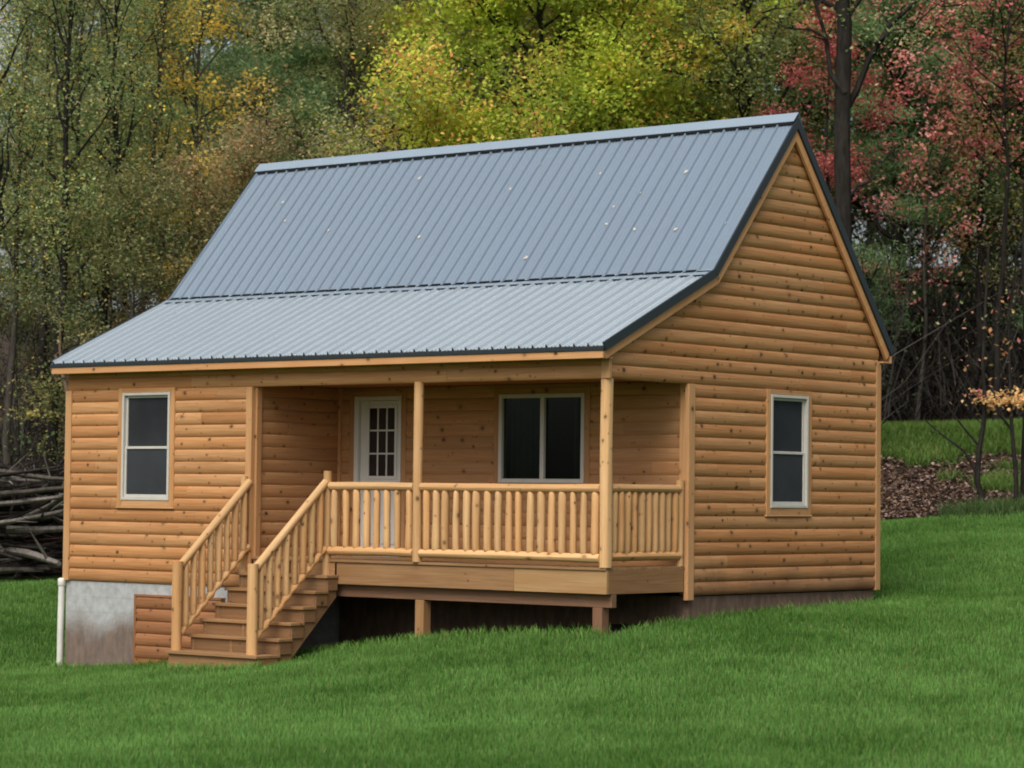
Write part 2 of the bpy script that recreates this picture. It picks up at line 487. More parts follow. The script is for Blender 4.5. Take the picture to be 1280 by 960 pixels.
# ------------------------------------------------------------------ grass blades
def blades(name, P, h, w, col, lean=.35):
    """one mesh of bent two-segment blades. P (n,3)"""
    n = len(P)
    a = RNG.random(n) * 2 * np.pi
    # blades face any way; lean any way
    la = RNG.random(n) * 2 * np.pi
    ln = h * lean * (.3 + RNG.random(n))
    wx, wy = np.cos(a) * w, np.sin(a) * w
    lx, ly = np.cos(la) * ln, np.sin(la) * ln
    V = np.empty((n, 5, 3))
    V[:, 0] = P + np.stack([-wx, -wy, np.full(n, -.01)], -1)
    V[:, 1] = P + np.stack([wx, wy, np.full(n, -.01)], -1)
    mid = P + np.stack([lx * .3, ly * .3, h * .58], -1)
    V[:, 2] = mid + np.stack([wx, wy, 0 * wx], -1) * .75
    V[:, 3] = mid - np.stack([wx, wy, 0 * wx], -1) * .75
    V[:, 4] = P + np.stack([lx, ly, h], -1)
    b = np.arange(n)[:, None] * 5
    T = np.concatenate([b + [[0, 1, 2]], b + [[0, 2, 3]], b + [[3, 2, 4]]], 0)
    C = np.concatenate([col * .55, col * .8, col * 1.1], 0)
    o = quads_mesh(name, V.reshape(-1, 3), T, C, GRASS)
    return o

def lawn_points(n, d0, d1, power):
    d = d0 + (d1 - d0) * RNG.random(n) ** power
    half = d * 640 / FPX + 5.5
    s = (RNG.random(n) * 2 - 1) * half
    keep = RNG.random(n) < (half / half.max())
    s, d = s[keep], d[keep]
    x = CAM.x + RT.x * s + FW.x * d; y = CAM.y + RT.y * s + FW.y * d
    m = lawn_mask(x, y) > .5
    return x[m], y[m], s[m], d[m]

def grass_color(x, y, s, d):
    n = len(x)
    p = fbm(x * .45 + 9, y * .45) * .6 + fbm(x * 1.7, y * 1.7 + 20) * .4
    p = np.clip((p - .33) / .34, 0, 1)
    dark = np.array([.047, .122, .015]); lite = np.array([.132, .262, .058])
    c = dark + (lite - dark) * (p[:, None] * .75 + RNG.random((n, 1)) * .30)
    yel = RNG.random(n) < .035
    c[yel] = np.array([.19, .20, .07]) * (.7 + .5 * RNG.random((yel.sum(), 1)))
    return c * (.79 + .38 * RNG.random((n, 1)))

x, y, s, d = lawn_points(1150000, 19.0, 46.0, 1.25)
z = ground_xy(x, y)
hh = (.052 + .050 * RNG.random(len(x))) * (.8 + .5 * fbm(x * 1.1, y * 1.1))
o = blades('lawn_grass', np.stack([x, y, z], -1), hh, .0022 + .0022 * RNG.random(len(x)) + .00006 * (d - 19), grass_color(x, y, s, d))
tag(o, 'mown green lawn grass in front of the cabin', kind='stuff')

# longer tufts where the mower cannot reach: along the porch edge, piers, foundation
tp = []
for _ in range(5200):
    t = RNG.random()
    if t < .45: tp.append((3.9 + 5.2 * RNG.random(), -.12 + .16 * RNG.standard_normal()))
    elif t < .62: tp.append((9.12 + abs(.10 * RNG.standard_normal()), .2 + 5.8 * RNG.random()))
    elif t < .78: tp.append((-.1 + 3.4 * RNG.random(), -.06 - abs(.10 * RNG.standard_normal())))
    else: tp.append((3.3 + 1.8 * RNG.random(), -1.42 - abs(.09 * RNG.standard_normal())))
tp = np.array(tp)
x, y = tp[:, 0], tp[:, 1]; s, d = xy_to_sd(x, y)
o = blades('edge_grass', np.stack([x, y, ground_xy(x, y)], -1), .06 + .10 * RNG.random(len(x)), .004 + .003 * RNG.random(len(x)), grass_color(x, y, s, d) * np.array([1.1, 1.05, 1.0]), .5)
tag(o, 'longer unmown grass along the cabin base and porch edge', kind='stuff')

# grass on the bank behind, right of the cabin
n = 120000
d = 45.4 + 9.5 * RNG.random(n); s = us(1020 + 680 * RNG.random(n), d)
k = bank_mask(s, d) > .5
s, d = s[k], d[k]; xy = sd_to_xy(s, d)
o = blades('bank_grass', np.stack([xy[0], xy[1], ground_sd(s, d)], -1), .10 + .14 * RNG.random(len(s)), .006 + .004 * RNG.random(len(s)),
           grass_color(xy[0], xy[1], s, d) * np.array([1.0, .82, .8]), .6)
tag(o, 'rough green grass on the bank behind the lawn', kind='stuff')
# weeds at the lawn's far edge
n = 2600
t = RNG.random(n) ** .7; d = 45.1 + .3 * RNG.standard_normal(n); s = us(1175 + 160 * t, d)
xy = sd_to_xy(s, d)
o = blades('edge_weeds', np.stack([xy[0], xy[1], ground_sd(s, d)], -1), .10 + .2 * RNG.random(n), .004 + .003 * RNG.random(n),
           np.array([.06, .105, .03]) * (.6 + .7 * RNG.random((n, 1))), .5)
tag(o, 'tall dark weeds along the far lawn edge under the saplings', kind='stuff')

# ------------------------------------------------------------------ leaves as numpy quads
def leaf_quads(P, size, aspect=.62, up=.5):
    n = len(P)
    nrm = RNG.standard_normal((n, 3)); nrm[:, 2] = np.abs(nrm[:, 2]) + up
    nrm /= np.linalg.norm(nrm, axis=1, keepdims=True)
    a = np.cross(nrm, RNG.standard_normal((n, 3))); a /= np.linalg.norm(a, axis=1, keepdims=True) + 1e-9
    b = np.cross(nrm, a)
    L = size[:, None]
    V = np.stack([P - a * L * .5, P + b * L * aspect * .5 - a * L * .08, P + a * L * .5, P - b * L * aspect * .5 - a * L * .08], 1)
    F = np.arange(n * 4).reshape(n, 4)
    return V.reshape(-1, 3), F

# fallen leaf litter on the bank and forest edge
n = 46000
d = 45.2 + 9 * RNG.random(n) ** 1.3; s = us(1020 + 680 * RNG.random(n), d)
k = (bank_mask(s, d) < .5) | (RNG.random(n) < .14)
s, d = s[k], d[k]; xy = sd_to_xy(s, d)
P = np.stack([xy[0], xy[1], ground_sd(s, d) + .015 + .03 * RNG.random(len(s))], -1)
V, F = leaf_quads(P, .045 + .055 * RNG.random(len(P)), .75, 1.2)
pal = np.array([[.12, .075, .055], [.20, .135, .11], [.32, .23, .20], [.07, .045, .033], [.24, .15, .085]])
o = quads_mesh('leaf_litter', V, F, pal[RNG.choice(5, len(P), p=[.3, .26, .14, .18, .12])] * (.6 + .6 * RNG.random((len(P), 1))), LITTER)
tag(o, 'brown and pinkish fallen leaves on the bank behind the lawn', kind='stuff')

# ------------------------------------------------------------------ trees
def make_tree(name, seed, H=13, r0=.16, lean=(0, 0), start=.25, limbs=18, spread=3.2, rise=.55, subs=4, leaves=16000, size=.11, clump=.55,
              palette=None, weights=None, tip_palette=None, bark=BARK_D, profile='oval', per_clump_var=.6, wobble=.25, flat=.65, trunk_only=False, limb_r=.42, up=.5, aspect=.62, kinks=1.0):
    rs = np.random.default_rng(seed); rnd = random.Random(seed)
    st = random.getstate(); random.seed(seed)
    root = empty(name)
    mb = MB()
    N = 11
    pts = []
    px = py = 0.0
    for i in range(N):
        t = i / (N - 1)
        px += rnd.gauss(0, wobble * .3) * (t > 0); py += rnd.gauss(0, wobble * .3) * (t > 0)
        pts.append(Vector((lean[0] * t + px, lean[1] * t + py, H * t - .3 * (i == 0))))
    rad = [r0 * (1.25 if i == 0 else 1) * max(.08, 1 - .92 * (i / (N - 1)) ** 1.1) for i in range(N)]
    mb.tube(pts, rad, 8, wob=.06)
    def at(t):
        f = t * (N - 1); i = min(int(f), N - 2)
        return pts[i].lerp(pts[i + 1], f - i), rad[i] * (1 - (f - i)) + rad[i + 1] * (f - i)
    centers, cscale, outer, lbr = [], [], [], []
    az = rnd.random() * 6
    lb_ = 1.0
    for k in range(limbs):
        t = start + (.97 - start) * ((k + rnd.random() * .8) / limbs)
        p, rr = at(min(t, .98))
        q = (t - start) / (1 - start)
        if profile == 'oval': L = spread * (math.sin(math.pi * (.18 + .78 * q)) ** .7)
        elif profile == 'vase': L = spread * (.45 + .75 * q) * (1 if q < .85 else .7)
        else: L = spread * (1.05 - .9 * q)
        L *= rnd.uniform(.7, 1.2)
        lb_ = rnd.uniform(.76, 1.14)
        az += 2.4 + rnd.gauss(0, .35)
        el = rise + rnd.gauss(0, .18) + (.35 * q if profile != 'cone' else 0)
        dirv = Vector((math.cos(az) * math.cos(el), math.sin(az) * math.cos(el), math.sin(el)))
        lp = [p]
        n = 7
        for i in range(1, n):
            dirv = (dirv + Vector((rnd.gauss(0, .16 * kinks), rnd.gauss(0, .16 * kinks), rnd.gauss(.05, .12 * kinks)))).normalized()
            lp.append(lp[-1] + dirv * (L / (n - 1)))
        lr = max(.012, min(rr * .8, limb_r * r0 * (.35 + .65 * L / spread)))
        mb.tube(lp, [max(.006, lr * (1 - .88 * i / (n - 1))) for i in range(n)], 5, caps=False)
        for j in range(subs):
            f = rnd.uniform(.35, .98) * (n - 1); i = min(int(f), n - 2)
            sp = lp[i].lerp(lp[i + 1], f - i)
            dv = (dirv * .7 + Vector((rnd.gauss(0, .7), rnd.gauss(0, .7), rnd.gauss(.1, .4)))).normalized()
            sl = L * rnd.uniform(.2, .42)
            mid = sp + dv * sl * .5 + Vector((rnd.gauss(0, .06), rnd.gauss(0, .06), rnd.gauss(0, .06)))
            e = sp + dv * sl + Vector((0, 0, rnd.gauss(0, .1)))
            mb.tube([sp, mid, e], [max(.005, lr * .35), max(.004, lr * .2), .003], 4, caps=False)
            centers.append(e); cscale.append(rnd.uniform(.6, 1.3)); outer.append(f / n)
            centers.append(mid); cscale.append(rnd.uniform(.5, 1.0)); outer.append(f / n * .7)
        centers.append(lp[-1]); cscale.append(rnd.uniform(.7, 1.3)); outer.append(1.0)
        lbr += [lb_] * (len(centers) - len(lbr))
    mb.build('trunk', bark, root)
    random.setstate(st)
    if leaves and not trunk_only:
        C = np.array([tuple(c) for c in centers]); cs = np.array(cscale); w = cs ** 2 * (1 - per_clump_var + per_clump_var * 2 * rs.random(len(cs)))
        idx = rs.choice(len(C), leaves, p=w / w.sum())
        P = C[idx] + rs.standard_normal((leaves, 3)) * (clump * cs[idx])[:, None] * np.array([1, 1, flat]) * .6
        V, F = leaf_quads(P, size * (.6 + .7 * rs.random(leaves)), aspect, up)
        pal = np.array(palette); wt = np.array(weights) if weights else np.ones(len(pal)); wt = wt / wt.sum()
        cp = rs.choice(len(pal), len(C), p=wt)
        lp_ = np.where(rs.random(leaves) < .74, cp[idx], rs.choice(len(pal), leaves, p=wt))
        col = pal[lp_]
        if tip_palette is not None:
            tpal = np.array(tip_palette)
            # sunlit outside of the crown turns first
            rad_ = np.linalg.norm((P - C.mean(0)) / np.array([spread, spread, H * .35]), axis=1)
            ct = rs.random(len(C))[idx]
            m = rs.random(leaves) < np.clip((rad_ - .35) * .85, 0, .5) * np.where(ct > .52, 1.25, .15)
            col = np.where(m[:, None], tpal[rs.choice(len(tpal), leaves)], col)
        br = ((.74 + .46 * rs.random(len(C))) * np.array(lbr))[idx][:, None] * (.84 + .32 * rs.random((leaves, 1)))
        quads_mesh('crown', V, F, np.clip(col * br, 0, 1), LEAF, root)
    return root

def put(root, u, d, rz=None, dz=0.0, sc=1.0):
    s = us(u, d); x, y = sd_to_xy(s, d)
    root.location = (x, y, gz(s, d) + dz)
    root.rotation_euler = (0, 0, random.random() * 6.28 if rz is None else rz)
    root.scale = (sc, sc, sc)
    return root

GREEN = [[.075, .13, .022], [.10, .165, .026], [.055, .10, .02], [.14, .19, .03]]
MAPLE = [[.165, .200, .026], [.20, .225, .034], [.13, .172, .024], [.245, .235, .042], [.10, .14, .024]]
ORANGE = [[.27, .165, .04], [.26, .19, .045], [.28, .13, .045], [.23, .19, .04]]
DARKG = [[.035, .058, .020], [.048, .075, .024], [.028, .045, .018], [.065, .085, .028]]
OLIVE = [[.135, .155, .068], [.165, .17, .082], [.105, .128, .055], [.19, .165, .09]]
TANOL = [[.11, .10, .042], [.15, .12, .055], [.085, .09, .035], [.20, .13, .065]]
YEL = [[.34, .24, .045], [.28, .21, .055], [.22, .18, .05], [.10, .11, .035]]
PINEC = [[.068, .108, .045], [.085, .13, .057], [.05, .082, .037], [.105, .145, .068]]
RED = [[.20, .048, .050], [.25, .080, .070], [.145, .034, .038], [.25, .105, .075], [.10, .042, .034]]
PINK = [[.24, .09, .085], [.28, .14, .12], [.20, .055, .055], [.24, .11, .065], [.09, .08, .035]]
RUST = [[.22, .10, .04], [.28, .14, .05], [.15, .085, .035], [.09, .08, .03]]

# --- the big bright maple above the ridge
t = make_tree('maple_tree', 5, H=10.6, r0=.15, start=.16, limbs=60, spread=4.1, rise=.5, subs=8, leaves=140000, size=.095, clump=.5, limb_r=.28, palette=MAPLE, weights=[3, 3, 2.2, 1.2, 1.2], tip_palette=ORANGE, bark=BARK_D)
put(t, 655, 54, 1.0); tag(t, 'bright yellow green maple with orange tips rising above the ridge', 'tree')
t = make_tree('maple_tree', 9, H=9.9, r0=.12, start=.15, limbs=42, spread=2.9, rise=.6, subs=7, leaves=75000, size=.085, clump=.55, palette=MAPLE, weights=[3, 2, 3, 1, 2], tip_palette=ORANGE)
put(t, 815, 56, 2.0); tag(t, 'yellow green maple with orange leaves right of the brightest crown', 'tree')
# --- muted olive tree left of it
t = make_tree('olive_tree', 21, H=10.8, r0=.13, start=.15, limbs=40, spread=3.4, rise=.75, subs=5, leaves=62000, size=.07, clump=.5, palette=OLIVE, tip_palette=[[.20, .13, .07], [.16, .15, .07]], bark=BARK_M, profile='vase')
t.name = 'autumn_tree'
put(t, 432, 53.5, .5); tag(t, 'muted olive tree with tan tips above the left roof slope', 'tree')
t = make_tree('autumn_tree', 22, H=6.9, r0=.09, start=.1, limbs=26, spread=2.5, rise=.5, subs=5, leaves=30000, size=.07, clump=.45, palette=[[.075, .075, .032], [.10, .09, .042], [.06, .07, .028], [.12, .085, .045]], tip_palette=[[.17, .10, .055], [.15, .11, .05]], bark=BARK_M)
put(t, 275, 47.5, 2.5); tag(t, 'low olive tree with rusty tips behind the roof left edge', 'tree')
t = make_tree('autumn_tree', 23, H=6.2, r0=.07, start=.1, limbs=26, spread=2.2, rise=.45, subs=5, leaves=26000, size=.065, clump=.42, palette=[[.042, .058, .022], [.06, .075, .026], [.05, .052, .024], [.085, .085, .035]], tip_palette=[[.12, .10, .04]], bark=BARK_M)
put(t, 165, 46, .7); tag(t, 'small bushy green tree beside the left eave', 'tree')
# --- white pines
def make_pine(name, seed, H, spread, leaves, start=.12):
    return make_tree(name, seed, H=H, r0=.18, start=start, limbs=52, spread=spread, rise=.12, subs=6, leaves=leaves, size=.15, clump=.45, palette=PINEC, profile='cone', bark=BARK_D, flat=.45, aspect=.16, up=.1, wobble=.08)
t = make_pine('pine_tree', 31, 12.0, 3.0, 80000); put(t, 335, 54.5, 1.1)
tag(t, 'soft blue green pine behind the yellow birch left of the maple', 'tree')
t = make_pine('pine_tree', 32, 11.5, 2.9, 70000); put(t, 1125, 56.5, 2.1)
tag(t, 'dark green pine right of the thick black trunk', 'tree')
# --- birch with yellow leaves
t = make_tree('birch_tree', 41, H=11.3, r0=.09, start=.3, limbs=26, spread=1.7, rise=.7, subs=4, leaves=7500, size=.085, clump=.33, palette=YEL, weights=[3, 2.2, 1.2, .6], bark=BARK_M, profile='oval', per_clump_var=.95)
put(t, 232, 50, 3.3); tag(t, 'slender birch with clear yellow leaves left of the pine', 'tree')
# --- thin half bare trees on the left
lb = [(20, 48, 51), (62, 46.5, 52), (98, 49, 53), (140, 47.5, 54), (178, 49.5, 55), (-25, 47, 56), (120, 52, 57), (45, 53, 58), (200, 53, 59)]
lab = ['thin half bare tree nearest the left photo edge with small olive leaves', 'slim dark tree rising directly above the brush pile', 'slim forked dark tree above the left eave corner',
       'thin tree with scattered yellow leaves left of the birch', 'thin bare dark trunk just left of the yellow birch']
for k, (u, d, sd) in enumerate(lb):
    t = make_tree('bare_tree', sd, H=10.6 + .8 * (k % 3), r0=.085 + .02 * (k % 2), start=.40, limbs=22, spread=2.1, rise=.95, subs=5, leaves=8500 + 900 * (k % 3), size=.065, clump=.5,
                  palette=[OLIVE[0], OLIVE[2], DARKG[1], DARKG[3], TANOL[1], YEL[2], YEL[0]], weights=[3, 3, 3, 2, 1.5, .7, .45], bark=BARK_D if k % 2 else BARK_M, profile='vase', per_clump_var=.9, kinks=1.2)
    put(t, u, d)
    tag(t, lab[k] if k < 5 else 'thin half bare tree standing deep in the wood at left', 'tree', 'thin half bare trees at the left wood edge')
# --- dark oak right of the maple + thick black trunk with limbs
t = make_tree('oak_tree', 61, H=10.4, r0=.17, start=.3, limbs=26, spread=3.2, rise=.7, subs=5, leaves=26000, size=.08, clump=.5, palette=[DARKG[1], DARKG[3], OLIVE[2], OLIVE[0], [.12, .12, .035]], bark=BARK_D, profile='vase', kinks=1.9)
put(t, 925, 54, 4.2); tag(t, 'dark olive oak with crooked black limbs behind the gable peak', 'tree')

def thick_tree():
    root = empty('oak_tree')
    st = random.getstate(); random.seed(66)
    mb = MB()
    def v(dx, dz, dd=0): return RT * dx + FW * dd + Vector((0, 0, dz))
    # heights from the ground at its foot
    mb.tube([v(0, -.3), v(.02, 2), v(0, 4.2), v(-.03, 6.2), v(.0, 8.0), v(-.12, 9.2), v(-.05, 10.4), v(.05, 12.5), v(.1, 14)], [.20, .165, .155, .15, .14, .115, .09, .065, .04], 12, wob=.05)
    limbs = [[(0, 6.8), (.25, 7.3), (.45, 7.9), (.85, 8.6), (1.4, 9.15), (2.0, 9.5), (3.2, 9.8)],
             [(0, 7.2), (-.25, 7.6), (-.3, 8.3), (-.55, 8.9), (-.7, 9.5), (-1.5, 10.0)],
             [(-.1, 8.9), (-.6, 9.15), (-1.3, 9.3), (-1.9, 9.6), (-2.8, 9.75)],
             [(0, 8.6), (.3, 9.1), (.8, 9.2), (1.4, 9.25), (1.9, 8.9)],
             [(0, 4.4), (-.3, 4.6), (-.55, 4.55), (-.9, 4.9)], [(0, 5.0), (.25, 5.4), (.5, 5.5), (.75, 5.9)],
             [(.55, 8.2), (.9, 8.5), (1.25, 8.55)], [(-.3, 8.3), (-.6, 8.5), (-1.1, 8.45), (-1.5, 8.8)], [(0, 9.8), (.5, 10.4), (.7, 11.3), (1.2, 12)], [(-.05, 10.2), (-.6, 10.8), (-.8, 11.8)]]
    rr = [.075, .06, .05, .04, .04, .04, .03, .03, .04, .04]
    for L, r_ in zip(limbs, rr):
        p = [v(a, b * .93, random.uniform(-.15, .15) + k * random.uniform(-.12, .12)) for k, (a, b) in enumerate(L)]
        mb.tube(p, [r_ * (1 - .8 * i / (len(p) - 1)) for i in range(len(p))], 7, caps=False)
        for q in p[2:]:
            for _ in range(2):
                e = q + v(random.uniform(-.6, .6), random.uniform(-.1, .6), random.uniform(-.4, .4))
                mb.tube([q, q.lerp(e, .5) + v(random.uniform(-.08, .08), random.uniform(-.08, .08)), e], [.018, .012, .005], 4, caps=False)
    mb.build('trunk', BARK_D, root)
    random.setstate(st)
    rs = np.random.default_rng(67)
    n = 2600
    c = np.array([(a, b) for L in limbs[:4] + limbs[8:] for a, b in L[2:]])
    i = rs.integers(0, len(c), n)
    A = c[i] + rs.standard_normal((n, 2)) * np.array([.45, .35]); dd = rs.standard_normal(n) * .6
    P = np.stack([RT.x * A[:, 0] + FW.x * dd, RT.y * A[:, 0] + FW.y * dd, A[:, 1]], -1)
    V, F = leaf_quads(P, .06 + .06 * rs.random(n))
    pal = np.array(OLIVE + DARKG)
    quads_mesh('crown', V, F, pal[rs.integers(0, len(pal), n)], LEAF, root)
    return root
t = put(thick_tree(), 1053, 49.4, 0.0); tag(t, 'thick black oak trunk with a long limb sweeping right beside the gable', 'tree')
# --- red maple saplings by the gable
t = make_tree('maple_tree', 71, H=8.6, r0=.06, start=.45, limbs=18, spread=.95, rise=.35, subs=5, leaves=7000, size=.07, clump=.30, palette=RED, weights=[3, 3, 2, 2, 2], bark=BARK_D, per_clump_var=.8)
put(t, 1006, 51.0, .4); tag(t, 'dull red maple in front of the black trunk by the gable peak', 'tree')
t = make_tree('maple_tree', 72, H=10.2, r0=.07, start=.45, limbs=26, spread=2.3, rise=.35, subs=5, leaves=9000, size=.085, clump=.36, palette=RED + PINK[:3] + OLIVE[:1], bark=BARK_D, per_clump_var=.9)
put(t, 1245, 52.6, 1.7); tag(t, 'crimson and orange maple in the upper right of the wood', 'tree')
t = make_tree('maple_tree', 73, H=7.4, r0=.045, start=.3, limbs=22, spread=1.7, rise=.4, subs=4, leaves=2300, size=.095, clump=.26, palette=PINK, weights=[3, 3, 2, 2, 1], bark=BARK_M, per_clump_var=.95)
put(t, 1145, 53.6, 3.7); tag(t, 'small sparse maple with pink leaves just right of the rear eave', 'tree')
t = make_tree('autumn_tree', 74, H=9.0, r0=.09, start=.3, limbs=24, spread=2.1, rise=.7, subs=5, leaves=8000, size=.075, clump=.45, palette=OLIVE + [[.16, .13, .03]], bark=BARK_D, per_clump_var=.9, profile='vase')
put(t, 1215, 54.5, 5.1); tag(t, 'thin olive tree behind the pink maple at right', 'tree')
t = make_tree('autumn_tree', 75, H=10.5, r0=.14, start=.25, limbs=28, spread=2.6, rise=.6, subs=5, leaves=20000, size=.085, clump=.5, palette=DARKG + RED[:1] + OLIVE[2:3], bark=BARK_D)
put(t, 1290, 55, .1); tag(t, 'dark tree with some dull red leaves at the right edge of the wood', 'tree')

# --- rows deeper in the wood
bases = [make_tree('forest_tree', 81, H=15, r0=.17, start=.15, limbs=40, spread=3.8, rise=.45, subs=5, leaves=40000, size=.12, clump=.75, palette=DARKG, weights=[3, 3, 2, 2]),
         make_tree('forest_tree', 82, H=16, r0=.15, start=.2, limbs=36, spread=3.3, rise=.6, subs=5, leaves=38000, size=.11, clump=.7, palette=DARKG[:2] + OLIVE[:2] + [[.08, .09, .03]], bark=BARK_M),
         make_tree('forest_tree', 83, H=14, r0=.14, start=.12, limbs=40, spread=3.3, rise=.35, subs=5, leaves=38000, size=.11, clump=.7, palette=[[.05, .06, .022], [.07, .065, .025], [.035, .045, .02], [.10, .08, .03]])]
used = [False] * 3
rows = [(1520, 58), (1640, 62), (-260, 60), (-380, 63), (-60, 66, .55), (15, 69, .6), (85, 65, .55), (150, 68, .62), (1165, 64, .8), (1250, 65, .8), (215, 62), (480, 62), (600, 63), (760, 62), (900, 60), (1010, 61), (1180, 60), (1290, 61), (1400, 60),
        (150, 73), (270, 73), (420, 70), (560, 72), (700, 71), (850, 72), (970, 70), (1090, 71), (1220, 70), (1360, 71),
        (110, 86), (230, 84), (350, 84), (520, 82), (690, 83), (860, 82), (1030, 83), (1180, 82), (1330, 83)]
for k, row in enumerate(rows):
    b = (k * 7 + k // 3) % 3
    if not used[b]: t = bases[b]; used[b] = True
    else: t = copy_tree(bases[b])
    put(t, row[0] + random.uniform(-25, 25), row[1] + random.uniform(-2, 2), sc=random.uniform(.9, 1.1) * (row[2] if len(row) > 2 and row[2] < 1 else 1))
    tag(t, 'dark green tree deep in the wood behind the front trees', 'tree', 'dark trees filling the wood behind')

# --- undergrowth: twigs and dark leaves at the foot of the wood
def undergrowth():
    rs = np.random.default_rng(91)
    n = 9000
    d = 46.5 + 15 * rs.random(n); u = -120 + 1520 * rs.random(n)
    d = np.where(u > 1040, np.maximum(d, 53.0 + 7 * rs.random(n)), d)
    d = np.where((u > 60) & (u < 1040), np.maximum(d, 48), d)
    s = (u - 640) / FPX * d
    z = ground_sd(s, d); x, y = sd_to_xy(s, d)
    h = 1.0 + 2.6 * rs.random(n)
    P0 = np.stack([x, y, z], -1) + rs.standard_normal((n, 3)) * np.array([0, 0, .25]) + np.array([0, 0, .3])
    dirv = rs.standard_normal((n, 3)) * np.array([.55, .55, .35]); dirv[:, 2] += .85
    mid = P0 + dirv * h[:, None] * .5
    end = mid + (dirv + rs.standard_normal((n, 3)) * .35) * h[:, None] * .5
    w = (.006 + .012 * rs.random(n))[:, None]
    side = np.array([RT.x, RT.y, 0])[None] + rs.standard_normal((n, 3)) * .3
    side /= np.linalg.norm(side, axis=1, keepdims=True)
    V = np.stack([P0 - side * w, P0 + side * w, mid + side * w * .7, mid - side * w * .7, end + side * w * .2, end - side * w * .2], 1)
    b = np.arange(n)[:, None] * 6
    F = np.concatenate([b + [[0, 1, 2, 3]], b + [[3, 2, 4, 5]]], 0)
    g = np.array([.055, .048, .042]) * (.35 + 1.1 * rs.random((n, 1)) ** 2)
    C = np.concatenate([g, g], 0)
    m = 26000
    j = rs.integers(0, n, m); t = rs.random((m, 1))
    L = mid[j] * (1 - t) + end[j] * t + rs.standard_normal((m, 3)) * .12
    LV, LF = leaf_quads(L, .05 + .07 * rs.random(m))
    pal = np.array([[.03, .042, .016], [.045, .055, .02], [.06, .045, .022], [.022, .028, .013], [.11, .10, .03], [.13, .06, .035]])
    LC = pal[rs.choice(6, m, p=[.3, .24, .2, .2, .04, .02])] * (.6 + .7 * rs.random((m, 1)))
    o = quads_mesh('undergrowth', np.concatenate([V.reshape(-1, 3), LV]), np.concatenate([F, LF + n * 6]), np.concatenate([C, LC]), LITTER)
    tag(o, 'dark tangled twigs and leaves at the foot of the wood', kind='stuff')
undergrowth()

# --- saplings on the right lawn edge
def sapling(name, u, d, paths, radii, leaf=None, mat=BARK_D, label='', group=None, cat='tree'):
    """paths in (lateral m, height m) from the foot"""
    root = empty(name)
    mb = MB()
    st = random.getstate(); random.seed(int(u))
    for L, r_ in zip(paths, radii):
        p = [RT * a + FW * random.uniform(-.06, .06) * k + Vector((0, 0, b)) for k, (a, b) in enumerate(L)]
        mb.tube(p, [max(.004, r_ * (1 - .65 * i / (len(p) - 1))) for i in range(len(p))], 7, caps=False)
        if len(p) > 2 and r_ > .012:
            for q in p[2:]:
                e = q + RT * random.uniform(-.4, .4) + Vector((0, 0, random.uniform(.05, .5)))
                mb.tube([q, q.lerp(e, .5) + RT * random.uniform(-.05, .05), e], [.009, .006, .003], 4, caps=False)
    mb.build('trunk', mat, root)
    random.setstate(st)
    if leaf:
        rs = np.random.default_rng(int(u))
        Ps, Cs = [], []
        for (a, b, sa, sb, n, pal) in leaf:
            A = rs.standard_normal((n, 3)) * np.array([sa, .2, sb])
            Ps.append(np.stack([RT.x * (a + A[:, 0]) + FW.x * A[:, 1], RT.y * (a + A[:, 0]) + FW.y * A[:, 1], b + A[:, 2]], -1))
            pp = np.array(pal); Cs.append(pp[rs.integers(0, len(pp), n)] * (.7 + .5 * rs.random((n, 1))))
        P = np.concatenate(Ps)
        V, F = leaf_quads(P, .06 + .05 * rs.random(len(P)))
        quads_mesh('crown', V, F, np.concatenate(Cs), LEAF, root)
    put(root, u, d, 0.0)
    tag(root, label, cat, group)
    return root
m = 45.6 / FPX       # metres per photo pixel at the lawn edge
TANL = [[.30, .19, .08], [.24, .15, .06], [.34, .22, .11], [.15, .10, .04]]
sapling('sapling', 1229, 45.6, [[(0, -.2), (-.02, .25), (-6 * m, 35 * m), (-6 * m, 75 * m), (0, 105 * m), (0, 135 * m), (-4 * m, 180 * m), (2 * m, 260 * m), (6 * m, 330 * m)],
                                [(-6 * m, 42 * m), (-22 * m, 72 * m), (-50 * m, 92 * m), (-72 * m, 112 * m)], [(-5 * m, 80 * m), (-22 * m, 100 * m), (-40 * m, 122 * m), (-60 * m, 170 * m)]],
        [.060, .028, .024], [(-2 * m, 142 * m, .08, .05, 50, PINK), (12 * m, 250 * m, .5, .4, 60, PINK + OLIVE)], label='crooked forked sapling on the far lawn edge right of the cabin')
sapling('sapling', 1272, 45.4, [[(0, -.2), (-2 * m, 45 * m), (-6 * m, 95 * m), (-9 * m, 140 * m), (-8 * m, 220 * m), (-4 * m, 330 * m)], [(-7 * m, 100 * m), (-22 * m, 118 * m), (-40 * m, 126 * m)]],
        [.045, .018], [(-6 * m, 137 * m, .33, .10, 420, TANL), (-20 * m, 205 * m, .4, .35, 40, RUST)], label='straight thin sapling with a band of tan leaves at right edge')
sapling('sapling', 1284, 46.2, [[(0, -.2), (0, 60 * m), (2 * m, 150 * m), (-4 * m, 300 * m), (-2 * m, 480 * m), (5 * m, 640 * m)]], [.11], [(0, 520 * m, .6, .7, 160, RED)], label='thick dark trunk cut by the right photo edge')
sapling('dead_sprig', 1160, 45.0, [[(0, -.1), (2 * m, 14 * m), (7 * m, 22 * m), (22 * m, 27 * m)], [(2 * m, 12 * m), (-14 * m, 22 * m)]], [.022, .011], None, label='short bent dead sprig at the edge of the lawn', cat='branch')
md = 46.0 / FPX
